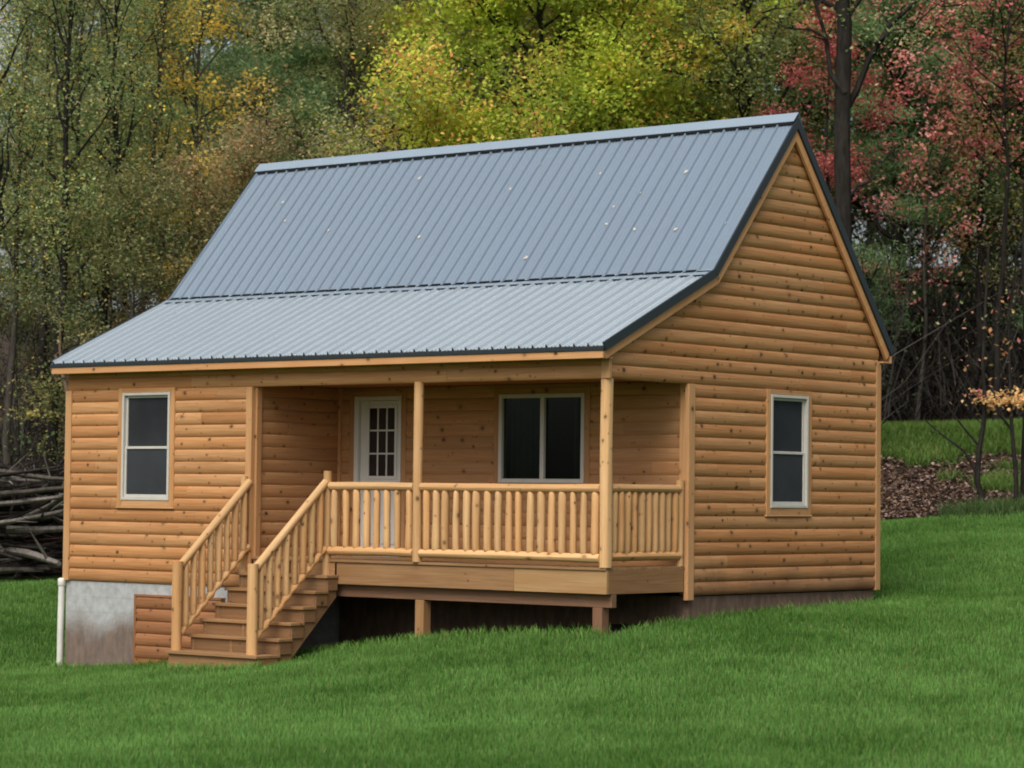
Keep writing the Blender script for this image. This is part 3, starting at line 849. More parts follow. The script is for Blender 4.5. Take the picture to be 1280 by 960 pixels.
sapling('bent_sapling', 88, 45.3, [[(8 * md, -.2), (6 * md, 120 * md), (3 * md, 190 * md), (-9 * md, 240 * md), (-20 * md, 268 * md)], [(-9 * md, 240 * md), (-14 * md, 275 * md), (-14 * md, 310 * md)]], [.075, .035], None, mat=BARK_T,
        label='pale bent dead sapling beside the left corner of the cabin')
sapling('shrub', 45, 45.8, [[(0, -.1), (-4 * md, 60 * md), (0, 130 * md), (6 * md, 200 * md)], [(-3 * md, 100 * md), (-25 * md, 170 * md), (-28 * md, 195 * md)], [(0, 120 * md), (22 * md, 190 * md)]], [.03, .015, .015],
        [(-6 * md, 196 * md, .30, .06, 110, [[.16, .13, .04], [.12, .11, .04], [.07, .07, .025]]), (-20 * md, 160 * md, .4, .25, 60, DARKG)], label='shrub with pale yellow leaves above the brush pile', cat='shrub')

# --- brush pile at the left
def brush_pile():
    rs = random.Random(5)
    st = random.getstate(); random.seed(5)
    kinds = [('dead_branch', BARK_D), ('dead_branch', BARK_M), ('dead_branch', BARK_P)]
    for k in range(64):
        d = 43.7 + rs.uniform(0, 1.8)
        layer = k / 64
        s0 = us(rs.uniform(-70, 95), d)
        base = gz(s0, d)
        z = base + .08 + 1.75 * layer ** .9 * rs.uniform(.8, 1.05)
        if s0 < us(-10, d): z -= .12
        L = rs.uniform(1.2, 3.4)
        tilt = rs.gauss(0, .075) + (.08 if rs.random() < .3 else 0)
        yw = rs.gauss(0, .45)
        dirv = (RT * math.cos(yw) + FW * math.sin(yw)) * math.cos(tilt) + Vector((0, 0, math.sin(tilt)))
        r_ = rs.choice([.03, .045, .055, .07, .085, .10]) if layer < .85 else rs.choice([.03, .045, .06])
        mat = BARK_P if rs.random() < .22 else (BARK_M if rs.random() < .55 else BARK_D)
        mb = MB()
        pts = []
        c = Vector((0, 0, 0)) - dirv * L / 2
        dv = dirv.copy()
        for i in range(7):
            pts.append(c.copy()); dv = (dv + Vector((rs.gauss(0, .08), rs.gauss(0, .08), rs.gauss(0, .07)))).normalized(); c += dv * L / 6
        mb.tube(pts, [r_ * (1 - .6 * i / 6) for i in range(7)], 7, wob=.06)
        for q in pts[2:6]:
            if rs.random() < .6:
                e = q + Vector((rs.gauss(0, .3), rs.gauss(0, .3), rs.gauss(.12, .2)))
                mb.tube([q, q.lerp(e, .5), e], [r_ * .35, r_ * .22, .004], 4, caps=False)
        o = mb.build('dead_branch', mat)
        x, y = sd_to_xy(s0, d)
        o.location = (x, y, z)
        lab = {BARK_D: 'blackish dead branch lying in the brush pile left of the cabin', BARK_M: 'grey brown dead branch lying in the brush pile left of the cabin', BARK_P: 'pale bleached dead branch lying in the brush pile left of the cabin'}[mat]
        tag(o, lab, 'branch', {BARK_D: 'blackish branches heaped at the left', BARK_M: 'grey brown branches heaped at the left', BARK_P: 'pale branches heaped at the left'}[mat])
    random.setstate(st)
    # fine twigs filling the heap
    r2 = np.random.default_rng(6)
    n = 1500
    d = 43.9 + 2.0 * r2.random(n); s = (-90 + 190 * r2.random(n) - 640) / FPX * d
    x, y = sd_to_xy(s, d)
    z = ground_sd(s, d) + 1.75 * r2.random(n) ** 1.2
    P0 = np.stack([x, y, z], -1)
    a = r2.standard_normal((n, 3)) * np.array([1, 1, .28]); a /= np.linalg.norm(a, axis=1, keepdims=True)
    L = (.3 + .9 * r2.random(n))[:, None]; w = (.005 + .012 * r2.random(n))[:, None]
    sd_ = np.cross(a, r2.standard_normal((n, 3))); sd_ /= np.linalg.norm(sd_, axis=1, keepdims=True)
    V = np.stack([P0 - sd_ * w, P0 + sd_ * w, P0 + a * L + sd_ * w * .4, P0 + a * L - sd_ * w * .4], 1)
    C = np.array([.045, .038, .034]) * (.3 + 1.3 * r2.random((n, 1)))
    red = r2.random(n) < .12; C[red] = [.07, .03, .025]
    o = quads_mesh('brush', V.reshape(-1, 3), np.arange(n * 4).reshape(n, 4), C, LITTER)
    tag(o, 'dark fine twigs filling the brush pile left of the cabin', kind='stuff')
brush_pile()

# ================================================================== CABIN
W, D, PD, PX = 9.05, 5.70, 1.58, 3.45
cabin = empty('log_cabin', (0, 0, 0))
tag(cabin, 'small honey coloured log cabin with blue grey metal roof and railed front porch', 'cabin')
A_, B_, C_, D_ = (-.24, 2.489), (1.909, 3.467), (3.651, 5.462), (5.916, 2.709)
ROOFLINE = [A_, B_, C_, D_]
XL, XR = -.109, 9.159

def offset_line(line, off):
    """offset a (y,z) polyline along its normals (negative = below), mitred"""
    out = []
    def nrm(p, q):
        dy, dz = q[0] - p[0], q[1] - p[1]; L = math.hypot(dy, dz); return (-dz / L, dy / L)
    for i, p in enumerate(line):
        ns = []
        if i > 0: ns.append(nrm(line[i - 1], p))
        if i < len(line) - 1: ns.append(nrm(p, line[i + 1]))
        if len(ns) == 1: n = ns[0]; k = 1
        else:
            n = (ns[0][0] + ns[1][0], ns[0][1] + ns[1][1]); L = math.hypot(*n); n = (n[0] / L, n[1] / L); k = 1 / max(.3, n[0] * ns[0][0] + n[1] * ns[0][1])
        out.append((p[0] + n[0] * off * k, p[1] + n[1] * off * k))
    return out
UNDER = offset_line(ROOFLINE, -.075)
def under_z(y):
    L = UNDER
    for i in range(3):
        if L[i][0] <= y <= L[i + 1][0]:
            t = (y - L[i][0]) / (L[i + 1][0] - L[i][0]); return L[i][1] + t * (L[i + 1][1] - L[i][1])
    return -9
def under_y(z):
    """y range below the roof at height z"""
    L = UNDER
    if z <= L[0][1]: lo = -9
    elif z <= L[1][1]: lo = L[0][0] + (z - L[0][1]) / (L[1][1] - L[0][1]) * (L[1][0] - L[0][0])
    elif z <= L[2][1]: lo = L[1][0] + (z - L[1][1]) / (L[2][1] - L[1][1]) * (L[2][0] - L[1][0])
    else: return None
    if z <= L[3][1]: hi = 99
    else: hi = L[3][0] + (z - L[3][1]) / (L[2][1] - L[3][1]) * (L[2][0] - L[3][0])
    return lo, hi

TS = [0, .035, .10, .22, .40, .60, .76, .88, .955, 1.0]
def bulge(t, amp): return amp * (.22 + .78 * (max(0.0, 1 - abs(2 * t - 1.04) ** 2.4)) ** .65) if t < .999 else amp * .22
def log_wall(mb, org, udir, ndir, u0, u1, z0, z1, pitch, amp=.034, openings=(), limit=None, maxlen=5.0):
    """courses of half-round log siding; planks with butt joints; openings = (ua, ub, za, zb)"""
    org, udir, ndir = Vector(org), Vector(udir), Vector(ndir)
    nC = int(round((z1 - z0) / pitch))
    for c in range(nC):
        za = z0 + c * pitch; zb = za + pitch
        a0, a1 = u0, u1
        if limit:
            l0 = limit(za + .001)
            if l0 is None: break
            a0, a1 = max(u0, l0[0]), min(u1, l0[1])
            if a1 - a0 < .05: break
        cuts = [a0, a1]
        p = a0 + random.uniform(.4, maxlen)
        while p < a1 - .4:
            cuts.append(p); p += random.uniform(1.2, maxlen)
        ops = [o for o in openings if o[2] < zb - .002 and o[3] > za + .002]
        for o in ops: cuts += [o[0], o[1]]
        cuts = sorted(set(q for q in cuts if a0 <= q <= a1))
        base_r = {}
        dz = random.uniform(-.0012, .0012)
        for i in range(len(cuts) - 1):
            x0, x1 = cuts[i], cuts[i + 1]
            if x1 - x0 < .004: continue
            mid = (x0 + x1) / 2
            ts = TS
            o = next((o for o in ops if o[0] < mid < o[1]), None)
            if o:
                ta, tb = (o[2] - za) / pitch, (o[3] - za) / pitch
                if ta <= .02 and tb >= .98: continue
                if ta > .02: ts = [t for t in TS if t < ta - .02] + [ta]
                elif tb < .98: ts = [tb] + [t for t in TS if t > tb + .02]
                if len(ts) < 2: continue
            r = random.random()
            aj = amp * random.uniform(.93, 1.05)
            segs = max(1, int((x1 - x0) / 1.5))
            rows, uvs = [], []
            arc = 0; prev = None
            for t in ts:
                dpt = bulge(t, aj); z = za + t * pitch + dz
                if prev is not None: arc += math.hypot(dpt - prev[0], z - prev[1])
                prev = (dpt, z)
                b0, b1 = x0, x1
                if limit:
                    l = limit(z)
                    if l is None: l = (mid, mid)
                    b0, b1 = min(max(x0, l[0]), x1), max(min(x1, l[1]), x0)
                    if b1 < b0: b0 = b1 = (b0 + b1) / 2
                g = .0014 if segs else 0
                row, uvr = [], []
                for k in range(segs + 1):
                    uu = b0 + g + (b1 - b0 - 2 * g) * k / segs
                    row.append(org + udir * uu + ndir * dpt + Vector((0, 0, z))); uvr.append((uu, c * .31 + arc))
                rows.append(row); uvs.append(uvr)
            mb.grid(rows, uvs, r, True)
            # plank ends
            for e in (0, -1):
                pts = [rw[e] for rw in rows] 
                mb.face(pts if e == -1 else pts[::-1], [(0.0, p.z) for p in (pts if e == -1 else pts[::-1])], r)

def backing(mb, x0, x1, y0, y1, z0, z1): mb.box(x0, x1, y0, y1, z0, z1, 'z', .5)

# --- foundation
mb = MB()
mb.box(-.012, PX - .02, .005, .22, -1.9, -.394, 'x'); mb.box(PX - .22, PX - .02, .222, PD + .02, -1.9, -.392, 'y')
mb.box(PX - .218, W - .02, PD + .022, PD + .22, -1.9, -.36, 'x'); mb.box(W - .22, W - .02, PD + .222, D - .02, -1.9, -.36, 'y')
mb.box(.02, .22, .222, D - .02, -1.9, -.392, 'y'); mb.box(.222, W - .222, D - .22, D - .02, -1.9, -.362, 'x')
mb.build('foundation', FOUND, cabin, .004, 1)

# --- log walls
HP = .155
LW = (1.0, 2.064, .602, 2.105)         # casing-covered opening, front window (x, z)
fp = 2.519 / 16
mb = MB()
log_wall(mb, (0, 0, 0), (1, 0, 0), (0, -1, 0), .085, PX - .09, -.389, 2.13, fp, openings=[LW])
backing(mb, .085, PX - .09, .012, .03, -.389, 2.13)
mb.build('log_wall', PINE, cabin)
mb = MB()
log_wall(mb, (0, 0, 0), (1, 0, 0), (0, -1, 0), .0, W, 2.13, 2.13 + 2 * HP, HP, maxlen=4.5)
mb.box(0, W, .004, .12, 2.132, 2.42, 'x')
mb.build('porch_header', PINE, cabin)
mb = MB()
RW = (3.13, 4.09, .602, 2.085)
rp = 2.477 / 16
log_wall(mb, (W, 0, 0), (0, 1, 0), (1, 0, 0), PD + .055, D - .06, -.347, 2.13, rp, openings=[RW])
log_wall(mb, (W, 0, 0), (0, 1, 0), (1, 0, 0), .0, D, 2.13, 2.13 + 22 * rp, rp, limit=under_y)
# sheathing behind the gable courses
poly = [(PD + .03, -.347), (D - .01, -.347), (D - .01, under_z(D - .01) - .02)] + [(C_[0], UNDER[2][1] - .03), (UNDER[1][0], UNDER[1][1] - .02), (.01, under_z(.01) - .02), (.01, 2.135), (PD + .03, 2.135)]
mb.prism_x(poly, W - .16, W - .055, .5)
mb.build('gable_wall', PINE, cabin)
mb = MB()
log_wall(mb, (0, D, 0), (0, -1, 0), (-1, 0, 0), .06, D - .085, -.389, 2.13, fp)
log_wall(mb, (0, D, 0), (0, -1, 0), (-1, 0, 0), 0, D, 2.13, 2.13 + 22 * rp, rp, limit=lambda z: (lambda q: None if q is None else (D - q[1], D - q[0]))(under_y(z)))
mb.prism_x([(.01, -.389), (D - .01, -.389), (D - .01, under_z(D - .01) - .02), (C_[0], UNDER[2][1] - .03), (UNDER[1][0], UNDER[1][1] - .02), (.01, under_z(.01) - .02)], .004, .1, .5)
mb.build('gable_wall', PINE, cabin)
mb = MB()
log_wall(mb, (W, D, 0), (-1, 0, 0), (0, 1, 0), .06, W - .06, -.389, 2.75, 3.139 / 20)
mb.box(.1, W - .1, D - .1, D - .004, -.389, 2.7, 'x', .5)
mb.build('log_wall', PINE, cabin)
# porch recess: back wall and left side wall
DO = (3.665, 4.625, -.05, 2.115)
SW = (6.09, 7.59, .88, 2.12)
mb = MB()
log_wall(mb, (0, PD, 0), (1, 0, 0), (0, -1, 0), PX + .05, W - .02, -.05, 2.17, 2.22 / 14, amp=.022, openings=[DO, SW])
mb.box(PX, 3.70, PD + .012, PD + .03, -.3, 2.17); mb.box(4.60, 6.12, PD + .012, PD + .03, -.3, 2.17); mb.box(7.56, W - .1, PD + .012, PD + .03, -.3, 2.17)
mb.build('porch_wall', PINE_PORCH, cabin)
mb = MB()
log_wall(mb, (PX, 0, 0), (0, 1, 0), (1, 0, 0), .06, PD - .03, -.05, 2.17, 2.22 / 14, amp=.022, maxlen=6)
mb.box(PX - .03, PX - .012, .06, PD, -.3, 2.17, 'y')
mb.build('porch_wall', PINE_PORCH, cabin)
# near-black sheet standing in for the unlit room behind the openings
mb = MB(); mb.box(3.6, W - .15, PD + .5, PD + .52, -.3, 2.3); mb.build('dark_interior_sheet', RIB_DARK, cabin)
# porch ceiling of boards
mb = MB()
for k in range(11):
    mb.box(PX - .1, W - .02, .125 + k * .133, .125 + k * .133 + .129, 2.172, 2.19, 'x')
mb.build('porch_ceiling', CEIL, cabin)

# --- corner boards and trim
def board(name, *a, grain='z', mat=PINE_TRIM, bev=.004):
    mb = MB(); mb.box(*a, grain); return mb.build(name, mat, cabin, bev)
board('corner_board', -.03, .085, -.045, .012, -.392, 2.13)
board('corner_board', -.045, -.031, -.030, .09, -.392, 2.13)
board('corner_board', PX - .09, PX + .012, -.045, .02, -.392, 2.128)
board('porch_jamb', PX - .06, PX + .045, .021, .11, -.02, 2.128)
board('corner_board', W - .02, W + .042, PD - .075, PD + .045, -.40, 2.128)
board('porch_jamb', W - .12, W - .021, PD - .045, PD - .004, -.02, 2.165)
board('corner_board', W - .03, W + .042, D - .06, D + .045, -.36, 2.55)
board('corner_board', W - .10, W - .031, D + .005, D + .045, -.36, 2.6)
board('corner_board', -.042, .03, D - .06, D + .045, -.392, 2.55)
board('corner_board', PX + .022, PX + .07, PD - .05, PD - .002, -.02, 2.165)
board('header_end_board', W - .075, W + .046, -.047, -.001, 2.131, 2.36)

# --- windows
def hung_window(axis, a0, a1, z0, z1, label=None):
    """double-hung window in white vinyl; axis 'x' = front wall facing -y, 'y' = right wall facing +x"""
    def bx(mb, u0, u1, n0, n1, w0, w1, g):
        # n = distance outward from the wall face
        if axis == 'x': mb.box(u0, u1, -n1, -n0, w0, w1, 'x' if g == 'u' else 'z')
        else: mb.box(W + n0, W + n1, u0, u1, w0, w1, 'y' if g == 'u' else 'z')
    c = .083
    mb = MB()
    bx(mb, a0 - c, a0, -.02, .042, z0 - c, z1 + .062, 'z'); bx(mb, a1, a1 + c, -.02, .042, z0 - c, z1 + .062, 'z')
    bx(mb, a0 + .0005, a1 - .0005, -.02, .040, z0 - c, z0 - .001, 'u'); bx(mb, a0 + .0005, a1 - .0005, -.02, .040, z1 + .001, z1 + .060, 'u')
    bx(mb, a0 - c - .012, a1 + c + .012, -.015, .050, z0 - c - .022, z0 - c - .001, 'u')
    w = mb.build('window', PINE_TRIM, cabin, .004)
    mb = MB(); f = .036; o = .052
    bx(mb, a0 + .001, a0 + f, -.05, o, z0, z1, 'z'); bx(mb, a1 - f, a1 - .001, -.05, o, z0, z1, 'z')
    bx(mb, a0 + f + .0005, a1 - f - .0005, -.05, o - .002, z0 + .001, z0 + f, 'u'); bx(mb, a0 + f + .0005, a1 - f - .0005, -.05, o - .002, z1 - f, z1 - .001, 'u')
    mb.build('frame', VINYL, w, .004)
    zm = z0 + (z1 - z0) * .49
    i0, i1 = a0 + f + .001, a1 - f - .001
    for (s0, s1, off, back) in ((z0 + f + .001, zm + .012, .022, 0), (zm - .012, z1 - f - .001, .006, 1)):
        mb = MB(); q = .030
        bx(mb, i0, i0 + q, -.04, off, s0, s1, 'z'); bx(mb, i1 - q, i1, -.04, off, s0, s1, 'z')
        bx(mb, i0 + q, i1 - q, -.04, off - .002, s0, s0 + q * (1.3 if not back else .9), 'u'); bx(mb, i0 + q, i1 - q, -.04, off - .002, s1 - q, s1, 'u')
        sash = mb.build('sash', VINYL, w, .003)
        mb = MB(); bx(mb, i0 + q * .5, i1 - q * .5, -.035, off - .016, s0 + q * .5, s1 - q * .5, 'u')
        mb.build('pane', SCREEN_LOW if not back else SCREEN, w)
hung_window('x', 1.083, 1.981, .685, 2.085)
hung_window('y', 3.213, 4.037, .685, 2.067)
# slider on the porch wall
mb = MB(); c = .08; a0, a1, z0, z1 = 6.17, 7.51, .955, 2.05; Y = PD
mb.box(a0 - c, a0, Y - .03, Y + .02, z0 - c, z1 + .07, 'z'); mb.box(a1, a1 + c, Y - .03, Y + .02, z0 - c, z1 + .07, 'z')
mb.box(a0 + .0005, a1 - .0005, Y - .028, Y + .02, z0 - c, z0 - .001); mb.box(a0 + .0005, a1 - .0005, Y - .028, Y + .02, z1 + .001, z1 + .068)
w = mb.build('sliding_window', PINE_PORCH, cabin, .004)
mb = MB(); f = .052
mb.box(a0 + .001, a0 + f, Y - .04, Y + .06, z0, z1); mb.box(a1 - f, a1 - .001, Y - .04, Y + .06, z0, z1)
mb.box(a0 + f + .0005, a1 - f - .0005, Y - .038, Y + .06, z0 + .001, z0 + f); mb.box(a0 + f + .0005, a1 - f - .0005, Y - .038, Y + .06, z1 - f, z1 - .001)
mb.build('frame', VINYL, w, .004)
xm = 6.842
mb = MB(); mb.box(xm - .03, xm + .03, Y - .018, Y + .03, z0 + f + .001, z1 - f - .001); mb.build('sash', VINYL, w, .003)
mb = MB(); mb.box(a0 + f, xm - .031, Y + .004, Y + .010, z0 + f, z1 - f); mb.build('pane', GLASS, w)
mb = MB(); mb.box(xm + .031, a1 - f, Y + .022, Y + .028, z0 + f, z1 - f); mb.build('pane', GLASS, w)
def curtain(c0, c1, yy, seedk):
    mb = MB(); rows = [[], []]
    for k in range(81):
        q = k / 80; x_ = c0 + (c1 - c0) * q
        y_ = yy + .022 * math.sin(q * 38 + seedk) + .012 * math.sin(q * 71 + 1.3 * seedk)
        rows[0].append((x_, y_, z0 - .05)); rows[1].append((x_ + .01 * math.sin(q * 20), y_, z1 + .05))
    mb.grid(rows, [[(0, 0)] * 81] * 2, .5, True)
    mb.build('curtain', CURTAIN, w)
curtain(a0 + .02, xm - .16, Y + .16, 0.4); curtain(a1 - .34, a1 + .02, Y + .20, 2.0)

# --- door with nine lights
Y = PD
mb = MB(); dx0, dx1, dz1 = 3.82, 4.52, 2.0
# slab as stiles, rails and raised panels around the glazed opening
gx0, gx1, gz0, gz1 = 3.965, 4.425, 1.02, 1.915
mb.box(dx0, gx0, Y + .012, Y + .05, .02, dz1, 'z', .3); mb.box(gx1, dx1, Y + .012, Y + .05, .02, dz1, 'z', .3)
mb.box(gx0 + .0005, gx1 - .0005, Y + .014, Y + .05, gz1, dz1 - .001, 'x', .3); mb.box(gx0 + .0005, gx1 - .0005, Y + .014, Y + .05, .021, gz0, 'x', .3)
for p0, p1 in ((3.905, 4.14), (4.20, 4.435)): mb.box(p0, p1, Y + .002, Y + .0135, .16, .86, 'z', .3)
# glazing frame and bars
mb.box(gx0 - .03, gx0 + .012, Y + .0, Y + .0115, gz0 - .03, gz1 + .03, 'z', .3); mb.box(gx1 - .012, gx1 + .03, Y + .0, Y + .0115, gz0 - .03, gz1 + .03, 'z', .3)
mb.box(gx0 + .0125, gx1 - .0125, Y + .001, Y + .0115, gz1 - .012, gz1 + .028, 'x', .3); mb.box(gx0 + .0125, gx1 - .0125, Y + .001, Y + .0115, gz0 - .028, gz0 + .012, 'x', .3)
gw, gh = gx1 - gx0, gz1 - gz0
for k in (1, 2):
    mb.box(gx0 + gw * k / 3 - .011, gx0 + gw * k / 3 + .011, Y + .008, Y + .02, gz0 + .0125, gz1 - .0125, 'z', .3)
    mb.box(gx0 + .0125, gx1 - .0125, Y + .0095, Y + .022, gz0 + gh * k / 3 - .011, gz0 + gh * k / 3 + .011, 'x', .3)
door = mb.build('door', DOOR_W, cabin, .003, 1)
mb = MB(); mb.box(gx0 - .02, gx1 + .02, Y + .026, Y + .030, gz0 - .02, gz1 + .02); mb.build('pane', LITE, door)
mb = MB()
mb.box(3.745, 3.815, Y - .035, Y + .05, .0, 2.055, 'z'); mb.box(4.525, 4.553, Y - .035, Y + .05, .0, 2.055, 'z'); mb.box(3.8155, 4.5245, Y - .033, Y + .05, 2.004, 2.054)
mb.box(3.8155, 4.5245, Y - .02, Y + .05, -.001, .018, 'x')
mb.build('door_frame', DOOR_W, door, .004)
mb = MB()
mb.box(3.655, 3.743, Y - .03, Y + .02, .0, 2.125, 'z'); mb.box(4.555, 4.635, Y - .03, Y + .02, .0, 2.125, 'z'); mb.box(3.7435, 4.5545, Y - .028, Y + .02, 2.057, 2.123)
mb.build('casing', PINE_PORCH, door, .004)

# --- roof: ribbed steel panels
def ribbed(mb, p0, p1, x0, x1, lift=0.0, fold=.008, rh=.028, mh=.006):
    """p0 (lower), p1 (upper) in (y,z); ribs every 0.2 m"""
    dy, dz = p1[0] - p0[0], p1[1] - p0[1]; L = math.hypot(dy, dz)
    n = Vector((0, -dz / L, dy / L)); 
    if n.z < 0: n = -n
    prof = []
    x = x0 + .03
    prof.append((x0, 0.0))
    while x < x1 - .06:
        prof += [(x, 0), (x + .012, rh), (x + .026, rh), (x + .038, 0)]
        for mm in (.085, .135):
            prof += [(x + mm, 0), (x + mm + .006, mh), (x + mm + .014, mh), (x + mm + .020, 0)]
        x += .2
    prof = [p for p in prof if p[0] < x1 - .002] + [(x1, 0.0)]
    rows, uvs = [], []
    segs = 6
    for k in range(segs + 1):
        t = k / segs
        row, uvr = [], []
        wav = 0
        for px, h in prof:
            q = Vector((px, p0[0] + dy * t, p0[1] + dz * t)) + n * (h + lift + .0015 * math.sin(px * 9.0 + k * 1.7))
            row.append(q); uvr.append((px, t * L))
        rows.append(row); uvs.append(uvr)
    mb.grid(rows, uvs, .5, False)
    if n.y > 0:   # rear slope: flip so normals point out
        pass
    # folded lower edge
    low = rows[0]
    for i in range(len(low) - 1):
        a, b = low[i], low[i + 1]
        mb.face([a - n * fold, b - n * fold, b, a], None, .5)
def slab(mb, poly, x0, x1): mb.prism_x(poly, x0, x1, .5)

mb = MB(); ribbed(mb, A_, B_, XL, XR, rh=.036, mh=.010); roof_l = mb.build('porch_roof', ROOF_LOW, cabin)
mb = MB()
k = .012
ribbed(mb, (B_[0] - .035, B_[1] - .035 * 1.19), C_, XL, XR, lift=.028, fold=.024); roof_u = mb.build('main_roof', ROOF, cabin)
mb = MB(); ribbed(mb, D_, C_, XL, XR); mb.build('rear_roof', ROOF, cabin)
# roof deck under the metal (wood, seen at the eaves)
lo = offset_line(ROOFLINE, -.070); hi = offset_line(ROOFLINE, -.012)
mb = MB(); slab(mb, lo + hi[::-1], XL + .06, XR - .06); mb.build('roof_deck', GIRDER, cabin)
# flashing strip where the pitches meet
mb = MB()
h1 = offset_line(ROOFLINE, .030)
ny, nz_ = -(B_[1] - A_[1]), (B_[0] - A_[0]); Ln = math.hypot(ny, nz_); ny /= Ln; nz_ /= Ln
e0 = (B_[0] - .15, B_[1] - .15 * (B_[1] - A_[1]) / (B_[0] - A_[0]))
mb.prism_x([(e0[0] + ny * .026, e0[1] + nz_ * .026), (B_[0] + ny * .026 - .005, B_[1] + nz_ * .026), (B_[0] + ny * .032 - .005, B_[1] + nz_ * .032), (e0[0] + ny * .031, e0[1] + nz_ * .031)], XL + .01, XR - .01, .5)
mb.build('flashing', ROOF_CAP, roof_u)
mb = MB()
e1 = (B_[0] - .075, B_[1] - .075 * (B_[1] - A_[1]) / (B_[0] - A_[0]))
xs = [(XL + .02, 0.002)]
xx = XL + .1
while xx < XR - .2:
    q = random.uniform(.10, .17)
    xs += [(xx, .002), (xx + .003, .018), (xx + q, .018), (xx + q + .003, .002)]; xx += .2
xs.append((XR - .02, .002))
yy0, yy1, zz = e1[0] - .012, e1[0] + .025, e1[1] + .034
mb.grid([[(x_, yy0, zz - .004) for x_, h in xs], [(x_, yy0, zz + h) for x_, h in xs], [(x_, yy1, zz + h + .012) for x_, h in xs]], [[(0, 0)] * len(xs)] * 3, .5, False)
mb.build('closure_strip', RIB_DARK, roof_u)
# ridge cap
mb = MB()
sU = (C_[1] - B_[1]) / (C_[0] - B_[0]); sR = (D_[1] - C_[1]) / (D_[0] - C_[0])
def cap_pts(o): return [(C_[0] - .108, C_[1] - .108 * sU + .104 + o), (C_[0], C_[1] + .098 + o), (C_[0] + .125, C_[1] + .125 * sR + .060 + o)]
p = cap_pts(0); q = cap_pts(-.006)
mb.prism_x(q + p[::-1], XL - .012, XR + .012, .5)
mb.build('ridge_cap', ROOF_CAP, roof_u)
mb = MB(); g = [(C_[0] - .122, C_[1] - .122 * sU + .080), (C_[0] - .02, C_[1] + .028), (C_[0] - .02, C_[1] + .052), (C_[0] - .113, C_[1] - .113 * sU + .094)]
mb.prism_x(g, XL + .005, XR - .005, .5); mb.build('ridge_closure', RIB_DARK, roof_u)
# eave drip edge
mb = MB(); mb.box(XL, XR, A_[0] - .016, A_[0] - .002, 2.432, 2.478, 'x'); mb.box(XL, XR, A_[0] - .0015, A_[0] + .03, 2.432, 2.470, 'x')
x = XL + .02
mb.build('eave_trim', TRIM_DARK, roof_l, .003, 1)
# rake trim (dark metal) and wood rake boards, both gables
def rake(name, lo_off, hi_off, x0, x1, mat, par, line=ROOFLINE, bev=.003):
    a, b = offset_line(line, lo_off), offset_line(line, hi_off)
    mb = MB()
    # one piece per pitch, mitred
    for i in range(3):
        poly = [a[i], a[i + 1], b[i + 1], b[i]]
        n = len(mb.v); mb.prism_x(poly, x0, x1, random.random())
        # grain along the slope: swap uv for the outer faces
    for fi, f in enumerate(mb.f):
        us_ = []
        for vi in f:
            vx, vy, vz = mb.v[vi]; us_.append((vy * .7 + vz * .7, vx + (vz - vy) * .7))
        mb.uv[fi] = us_
    return mb.build(name, mat, par, bev, 1)
for sgn, xw in ((1, W), (-1, 0)):
    xa, xb = (xw + .055, xw + .095) if sgn > 0 else (xw - .095, xw - .055)
    rake('rake_board', -.165, -.068, xa, xb, FASCIA, cabin)
    xa, xb = (xw + .096, xw + .122) if sgn > 0 else (xw - .122, xw - .096)
    rake('rake_trim', -.066, .036, xa, xb, TRIM_DARK, roof_u)
    xa, xb = (xw + .0, xw + .056) if sgn > 0 else (xw - .056, xw)
    a, b = offset_line(ROOFLINE, -.100), offset_line(ROOFLINE, -.071)
    mb = MB(); mb.prism_x(a + b[::-1], xa, xb, .4); mb.build('rake_soffit', FASCIA, cabin)
# fascia and soffit at the front eave; rear eave return
mb = MB(); mb.box(XL + .012, XR - .012, A_[0] - .002 + .0, A_[0] + .036, 2.347, 2.4315, 'x'); mb.build('fascia_board', FASCIA, cabin, .004)
mb = MB(); mb.box(XL + .03, XR - .03, A_[0] + .037, -.036, 2.352, 2.37, 'x'); mb.build('soffit', FASCIA, cabin)
mb = MB(); mb.box(XL + .012, XR - .012, D_[0] - .036, D_[0], D_[1] - .15, D_[1] - .055, 'x'); mb.build('fascia_board', FASCIA, cabin, .004)
mb = MB(); mb.box(XL + .012, XR - .014, D + .003, D_[0] - .037, D_[1] - .15, D_[1] - .13, 'x'); mb.build('soffit', FASCIA, cabin)

# --- deck
mb = MB()
for k in range(12):
    mb.box(PX + .0, W - .004, -.02 + k * .1335, -.02 + k * .1335 + .129, -.035, -.002, 'x')
deck = mb.build('deck', TREATED, cabin, .003, 1)
mb = MB(); mb.box(4.80, 7.70, .0, .038, -.302, -.036, 'x'); mb.build('rim_board', TREATED, deck, .003, 1)
mb = MB(); mb.box(PX, 4.797, .0, .038, -.302, -.036, 'x'); mb.build('rim_board', TREATED, deck, .003, 1)
mb = MB(); mb.box(7.703, W - .002, .0, .038, -.302, -.036, 'x'); mb.build('rim_board', TREATED2, deck, .003, 1)
mb = MB(); mb.box(W - .040, W - .002, .0385, PD - .1, -.302, -.036, 'y'); mb.build('rim_board', TREATED, deck, .003, 1)
mb = MB(); mb.box(PX, W - .003, .10, .19, -.455, -.303, 'x'); mb.build('girder', GIRDER, deck, .004, 1)
for k in range(1, 14):
    mb = MB(); mb.box(PX + k * .405, PX + k * .405 + .038, .0385, PD - .01, -.29, -.037, 'y'); mb.build('joist', GIRDER, deck)
for x in (6.115, 8.785):
    mb = MB(); mb.box(x, x + .135, .085, .22, -1.3, -.456, 'z'); mb.build('pier', TREATED if x < 7 else GIRDER, cabin, .006, 2)

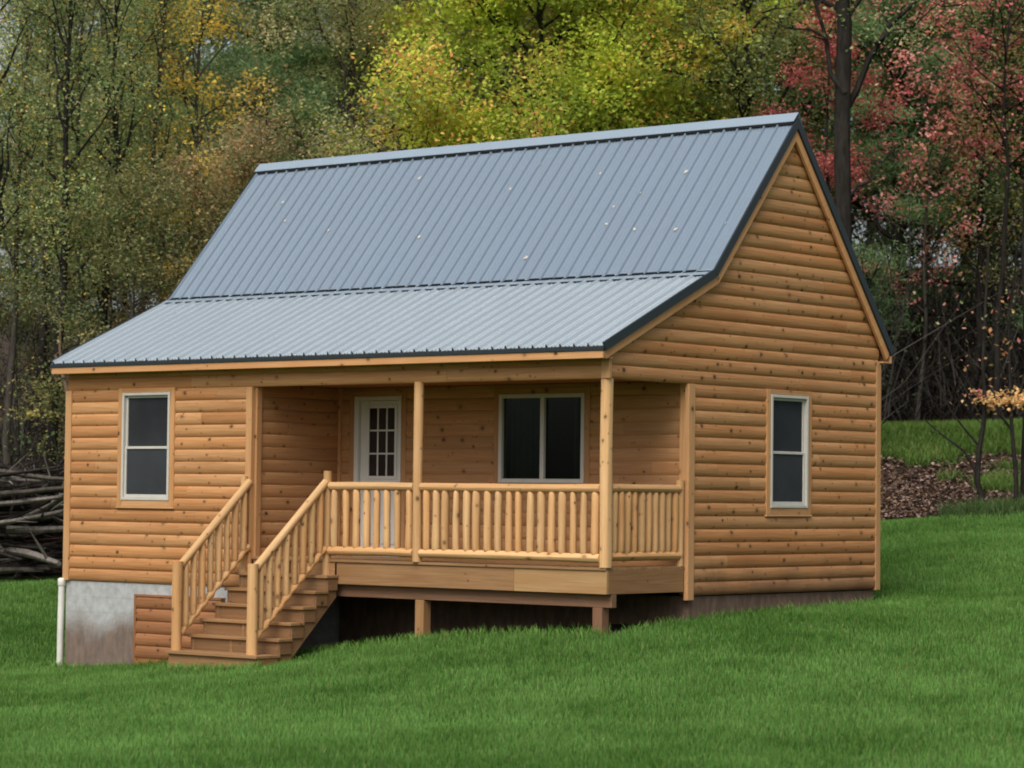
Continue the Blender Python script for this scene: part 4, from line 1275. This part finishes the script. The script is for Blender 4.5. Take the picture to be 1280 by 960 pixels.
# --- porch posts
mb = MB(); mb.log((6.214, .0, -.002), (6.214, .0, 2.14), .058, 14, wob=.02, segs=12); mb.build('porch_post', PEELED, cabin)
mb = MB()
P = [Vector((W - .045, .03, z)) for z in (-.002, .3, .6, .9, 1.2, 1.5, 1.8, 2.132)]
rows, uvs = [], []
for i, p in enumerate(P):
    row, uvr = [], []
    for k in range(21):
        a = 2 * math.pi * (k % 20) / 20
        q = .062 / max(abs(math.cos(a)), abs(math.sin(a))) ; q = min(q, .071 + .004 * math.sin(3 * p.z + a))
        row.append(p + Vector((math.cos(a) * q, math.sin(a) * q, 0))); uvr.append((p.z, k * .025))
    rows.append(row); uvs.append(uvr)
mb.grid(rows, uvs, .3, True); mb.build('porch_post', PEELED, cabin)

# --- porch railing
def railing(a, b, n, zt, zb, mat, rt=.052, rb=.050, name='railing', skip=()):
    a, b = Vector(a), Vector(b)
    mb = MB(); mb.log(a + Vector((0, 0, zt)), b + Vector((0, 0, zt)), rt, 14, wob=.02, segs=10, sag=.006)
    rl = mb.build(name, mat, cabin)
    mb = MB(); mb.log(a + Vector((0, 0, zb)), b + Vector((0, 0, zb)), rb * 1.05, 12, wob=.03, segs=10, sag=.012); mb.build('bottom_rail', mat, rl)
    for k in range(n):
        t = (k + .5) / n + random.uniform(-.08, .08) / n
        p = a.lerp(b, t)
        mb = MB(); j = random.uniform(-.006, .006)
        mb.log(p + Vector((0, 0, zb + .012)), p + Vector((j, 0, zt - .02)), random.uniform(.041, .050), 10, wob=.06, tip=.06, segs=5)
        mb.build('baluster', mat, rl)
railing((4.79, 0, 0), (6.16, 0, 0), 8, .888, .10, PEELED)
railing((6.27, 0, 0), (8.96, 0, 0), 17, .888, .10, PEELED)
railing((W - .045, .10, 0), (W - .045, 1.42, 0), 10, .893, .12, PEELED_SHADE)
mb = MB(); mb.log((4.74, .0, -.20), (4.74, .0, 1.075), .052, 14, wob=.02, segs=8); mb.build('newel_post', PEELED_SHADE, cabin)
mb = MB(); mb.log((W - .045, 1.455, -.002), (W - .045, 1.455, 1.0), .05, 14, wob=.02, segs=8); mb.build('newel_post', PEELED_SHADE, cabin)

# --- stairs
SX0, SX1 = 3.40, 4.95
rise, run = .186, .205
noses = [(-.212 - run * k, -.195 - rise * k) for k in range(6)]
def stringer(x0, x1, mat):
    top = [(-.005, -.04)]
    for k, (ny_, nz2) in enumerate(noses):
        top.append((ny_ + run + .01 if k else -.005, nz2 - .036)); top.append((ny_ + .03, nz2 - .036))
    top2 = []
    z = -.04
    y = -.005
    pts = [(y, z)]
    for k, (ny_, nz2) in enumerate(noses):
        pts.append((pts[-1][0], nz2 - .036)); pts.append((ny_ + .03, nz2 - .036))
    pts.append((pts[-1][0], -1.42)); pts.append((pts[-1][0] + .18, -1.42)); pts.append((-.005, -.46))
    mb = MB(); mb.prism_x(pts[::-1] if False else pts, x0, x1, random.random())
    for fi, f in enumerate(mb.f):
        mb.uv[fi] = [((mb.v[i][1] + mb.v[i][2]) * .7, (mb.v[i][2] - mb.v[i][1]) * .7) for i in f]
    return mb.build('staircase', mat, cabin)
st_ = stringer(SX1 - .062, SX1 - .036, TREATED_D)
mb = MB()
def str_sub(x0, x1):
    pts = [(-.005, -.04)]
    for k, (ny_, nz2) in enumerate(noses):
        pts.append((pts[-1][0], nz2 - .036)); pts.append((ny_ + .03, nz2 - .036))
    pts += [(pts[-1][0], -1.42), (pts[-1][0] + .18, -1.42), (-.005, -.46)]
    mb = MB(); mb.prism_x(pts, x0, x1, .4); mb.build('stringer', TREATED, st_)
str_sub(SX0 + .05, SX0 + .09); str_sub(4.1, 4.14)
for k, (ny_, nz2) in enumerate(noses):
    back = ny_ + run + .035 if k else -.002
    y0 = ny_ if k < 5 else ny_ - .17
    mb = MB(); mb.box(SX0, SX1, y0, min(back, -.002), nz2 - .036, nz2, 'x'); mb.build('step', TREATED, st_, .005, 2)
    # riser above this tread, at its back, closed at the end like a box
    top = (noses[k - 1][1] - .037) if k else -.037
    yb = min(back, -.003)
    mb = MB(); mb.box(SX0 + .02, SX1 - .035, yb - .0, yb + .022 if k else -.0035 + .002, nz2 + .0005, top, 'x')
    if k: mb.box(SX1 - .034, SX1 - .016, yb, min(yb + run - .004, -.003), nz2 + .0005, top - .004, 'y')
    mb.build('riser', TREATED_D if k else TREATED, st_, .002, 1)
mb = MB(); mb.box(SX0 + .02, SX1 - .035, noses[5][0] - .13, noses[5][0] - .10, -1.45, noses[5][1] - .037, 'x')
mb.box(SX1 - .034, SX1 - .012, noses[5][0] - .13, noses[5][0] + run, -1.45, noses[5][1] - .037, 'y'); mb.build('riser', TREATED, st_, .002, 1)
# newels and stair rails
NB = -1.27
for xr, topx in ((3.455, 3.385), (4.74, 4.74)):
    mb = MB(); mb.log((xr, NB, -1.126), (xr, NB, -.045), .066, 14, wob=.025, segs=8); mb.build('newel_post', PEELED, cabin)
    a = Vector((topx if xr > 4 else 3.43, -.03, .935)); b = Vector((xr, NB + .045, -.10))
    mb = MB(); mb.log(a, b, .050, 14, wob=.025, segs=10); rl = mb.build('stair_railing', PEELED, cabin)
    a2 = Vector((a.x, -.04, .13)); b2 = Vector((xr, NB + .045, -.93))
    # lower rail with scalloped top
    n = 44; pts = [a2.lerp(b2, i / n) for i in range(n + 1)]
    mb = MB(); mb.tube(pts, [.042 + .010 * math.sin(i / n * 2 * math.pi * 9.5) for i in range(n + 1)], 12, wob=.02); mb.build('bottom_rail', PEELED, rl)
    for k in range(8):
        t = (k + .6) / 8.2
        p0 = a2.lerp(b2, t); p1 = a.lerp(b, t)
        p1 = Vector((p0.x, p0.y, p1.z - .02))
        mb = MB(); mb.log(p0 + Vector((0, 0, -.005)), p1, random.uniform(.039, .049), 10, wob=.06, tip=.06, segs=5); mb.build('baluster', PEELED, rl)
mb = MB(); mb.log((3.375, -.07, -.36), (3.375, -.07, 1.005), .046, 12, wob=.025, segs=8); mb.build('newel_post', PEELED, cabin)

# --- log-sided hatch over the crawl space beside the stairs
mb = MB()
log_wall(mb, (0, -.045, 0), (1, 0, 0), (0, -1, 0), 1.44, 3.0, -1.36, -.56, .16, maxlen=9)
mb.box(1.40, 1.4395, -.075, -.0, -1.5, -.535, 'z'); mb.box(1.44, 3.0, -.044, .0, -1.5, -.561, 'x'); mb.box(1.44, 3.0, -.078, -.0, -.5605, -.535, 'x'); mb.box(1.44, 3.0, -.078, -.046, -1.5, -1.362, 'x')
mb.build('crawlspace_hatch', wood('brownish_log_siding', (.36, .165, .075), (.25, .11, .045), dirt=0), cabin)

# ------------------------------------------------------------------ white pipe at the corner
pipe = empty('drain_pipe', (-.052, -.045, -1.49))
mb = MB(); mb.tube([(0, 0, -.15), (0, 0, .4), (.01, 0, 1.06)], [.042] * 3, 16); mb.build('pipe', PVC, pipe)
mb = MB(); mb.tube([(.01, 0, 1.02), (.01, 0, 1.03), (.01, 0, 1.10), (.01, 0, 1.118), (.01, 0, 1.128)], [.046, .053, .053, .046, .02], 16); mb.build('cap', PVC, pipe)
tag(pipe, 'white plastic drain pipe with cap standing at the left foundation corner', 'pipe')

# ------------------------------------------------------------------ fallen leaves on the roof
LEAFM = plain('pale_fallen_leaf', (.62, .56, .46), .7, .2, .3, 40)
me = None
spots = [(5.35, .83), (7.1, .35), (7.6, .30), (7.05, .47), (7.35, .55), (8.25, .28), (8.95, .30), (7.9, .68), (6.5, .72), (5.1, .66), (3.3, .8), (4.0, .35), (2.2, .45), (1.2, .55), (.9, .7), (6.1, .15)]
nup = Vector((0, -(C_[1] - B_[1]), C_[0] - B_[0])).normalized()
for k, (x, t) in enumerate(spots):
    if me is None:
        mb = MB(); pts = [(0, -.04, 0), (.018, -.02, .006), (.034, -.006, .012), (.016, .01, .005), (.012, .035, .008), (0, .045, .012), (-.014, .03, .006), (-.018, .008, .004), (-.032, -.004, .012), (-.016, -.022, .005)]
        for i in range(10): mb.face([(0, 0, 0), pts[i], pts[(i + 1) % 10]])
        o = mb.build('fallen_leaf', LEAFM); me = o
    else:
        o = me.copy(); link(o)
    o.location = Vector((x, B_[0] + (C_[0] - B_[0]) * t, B_[1] + (C_[1] - B_[1]) * t)) + nup * .042
    o.rotation_euler = (R(50), 0, 0); o.rotation_mode = 'XYZ'
    o.rotation_euler = (Matrix.Rotation(R(50), 3, 'X') @ Matrix.Rotation(random.random() * 6.28, 3, 'Z')).to_euler()
    q = random.uniform(.5, .85); o.scale = (q, q, q)
    tag(o, 'small pale fallen leaf stuck on the steep metal roof', 'leaf', 'fallen leaves on the cabin roof')

# ------------------------------------------------------------------ light
SUN_EL = R(50)
world = bpy.data.worlds.new('World'); scene.world = world
world.use_nodes = True
nt = world.node_tree
bg = nt.nodes['Background']
sky = nt.nodes.new('ShaderNodeTexSky'); sky.sky_type = 'NISHITA'; sky.sun_disc = False
to_sun = Vector((.20, -.62, 0)).normalized()
sky.sun_elevation = SUN_EL
sky.sun_rotation = math.atan2(to_sun.x, to_sun.y)
sky.air_density = 1.0; sky.dust_density = 4.0; sky.ozone_density = 1.0
hsv = nt.nodes.new('ShaderNodeHueSaturation'); hsv.inputs['Saturation'].default_value = .45
nt.links.new(sky.outputs[0], hsv.inputs['Color']); nt.links.new(hsv.outputs[0], bg.inputs['Color'])
bg.inputs['Strength'].default_value = .15
sl = bpy.data.lights.new('sun', 'SUN'); sl.energy = 2.4; sl.angle = R(40); sl.color = (1.0, .95, .87)
so = bpy.data.objects.new('sun', sl); link(so)
dirv = Vector((to_sun.x * math.cos(SUN_EL), to_sun.y * math.cos(SUN_EL), math.sin(SUN_EL)))
so.rotation_euler = dirv.to_track_quat('Z', 'Y').to_euler(); so.location = (10, -20, 25)

# ------------------------------------------------------------------ camera
cam = bpy.data.cameras.new('camera'); co = bpy.data.objects.new('camera', cam); link(co)
cp, sp = math.cos(PITCH), math.sin(PITCH)
f = Vector((FW.x * cp, FW.y * cp, sp)); up = RT.cross(f)
rt2 = RT * math.cos(ROLL) + up * math.sin(ROLL); up2 = up * math.cos(ROLL) - RT * math.sin(ROLL)
m4 = Matrix(((rt2.x, up2.x, -f.x, CAM.x), (rt2.y, up2.y, -f.y, CAM.y), (rt2.z, up2.z, -f.z, CAM.z), (0, 0, 0, 1)))
co.matrix_world = m4
cam.sensor_width = 36.0; cam.lens = FPX / 1280 * 36.0
cam.clip_start = .5; cam.clip_end = 3000
cam.dof.use_dof = True; cam.dof.focus_distance = 32.5; cam.dof.aperture_fstop = 2.8
scene.camera = co
scene.view_settings.view_transform = 'Standard'; scene.view_settings.look = 'None'; scene.view_settings.exposure = 0; scene.view_settings.gamma = 1
scene.render.engine = 'CYCLES'
scene.cycles.max_bounces = 6; scene.cycles.diffuse_bounces = 3; scene.cycles.glossy_bounces = 2; scene.cycles.transmission_bounces = 3
scene.cycles.use_denoising = True
scene.cycles.filter_width = 1.9
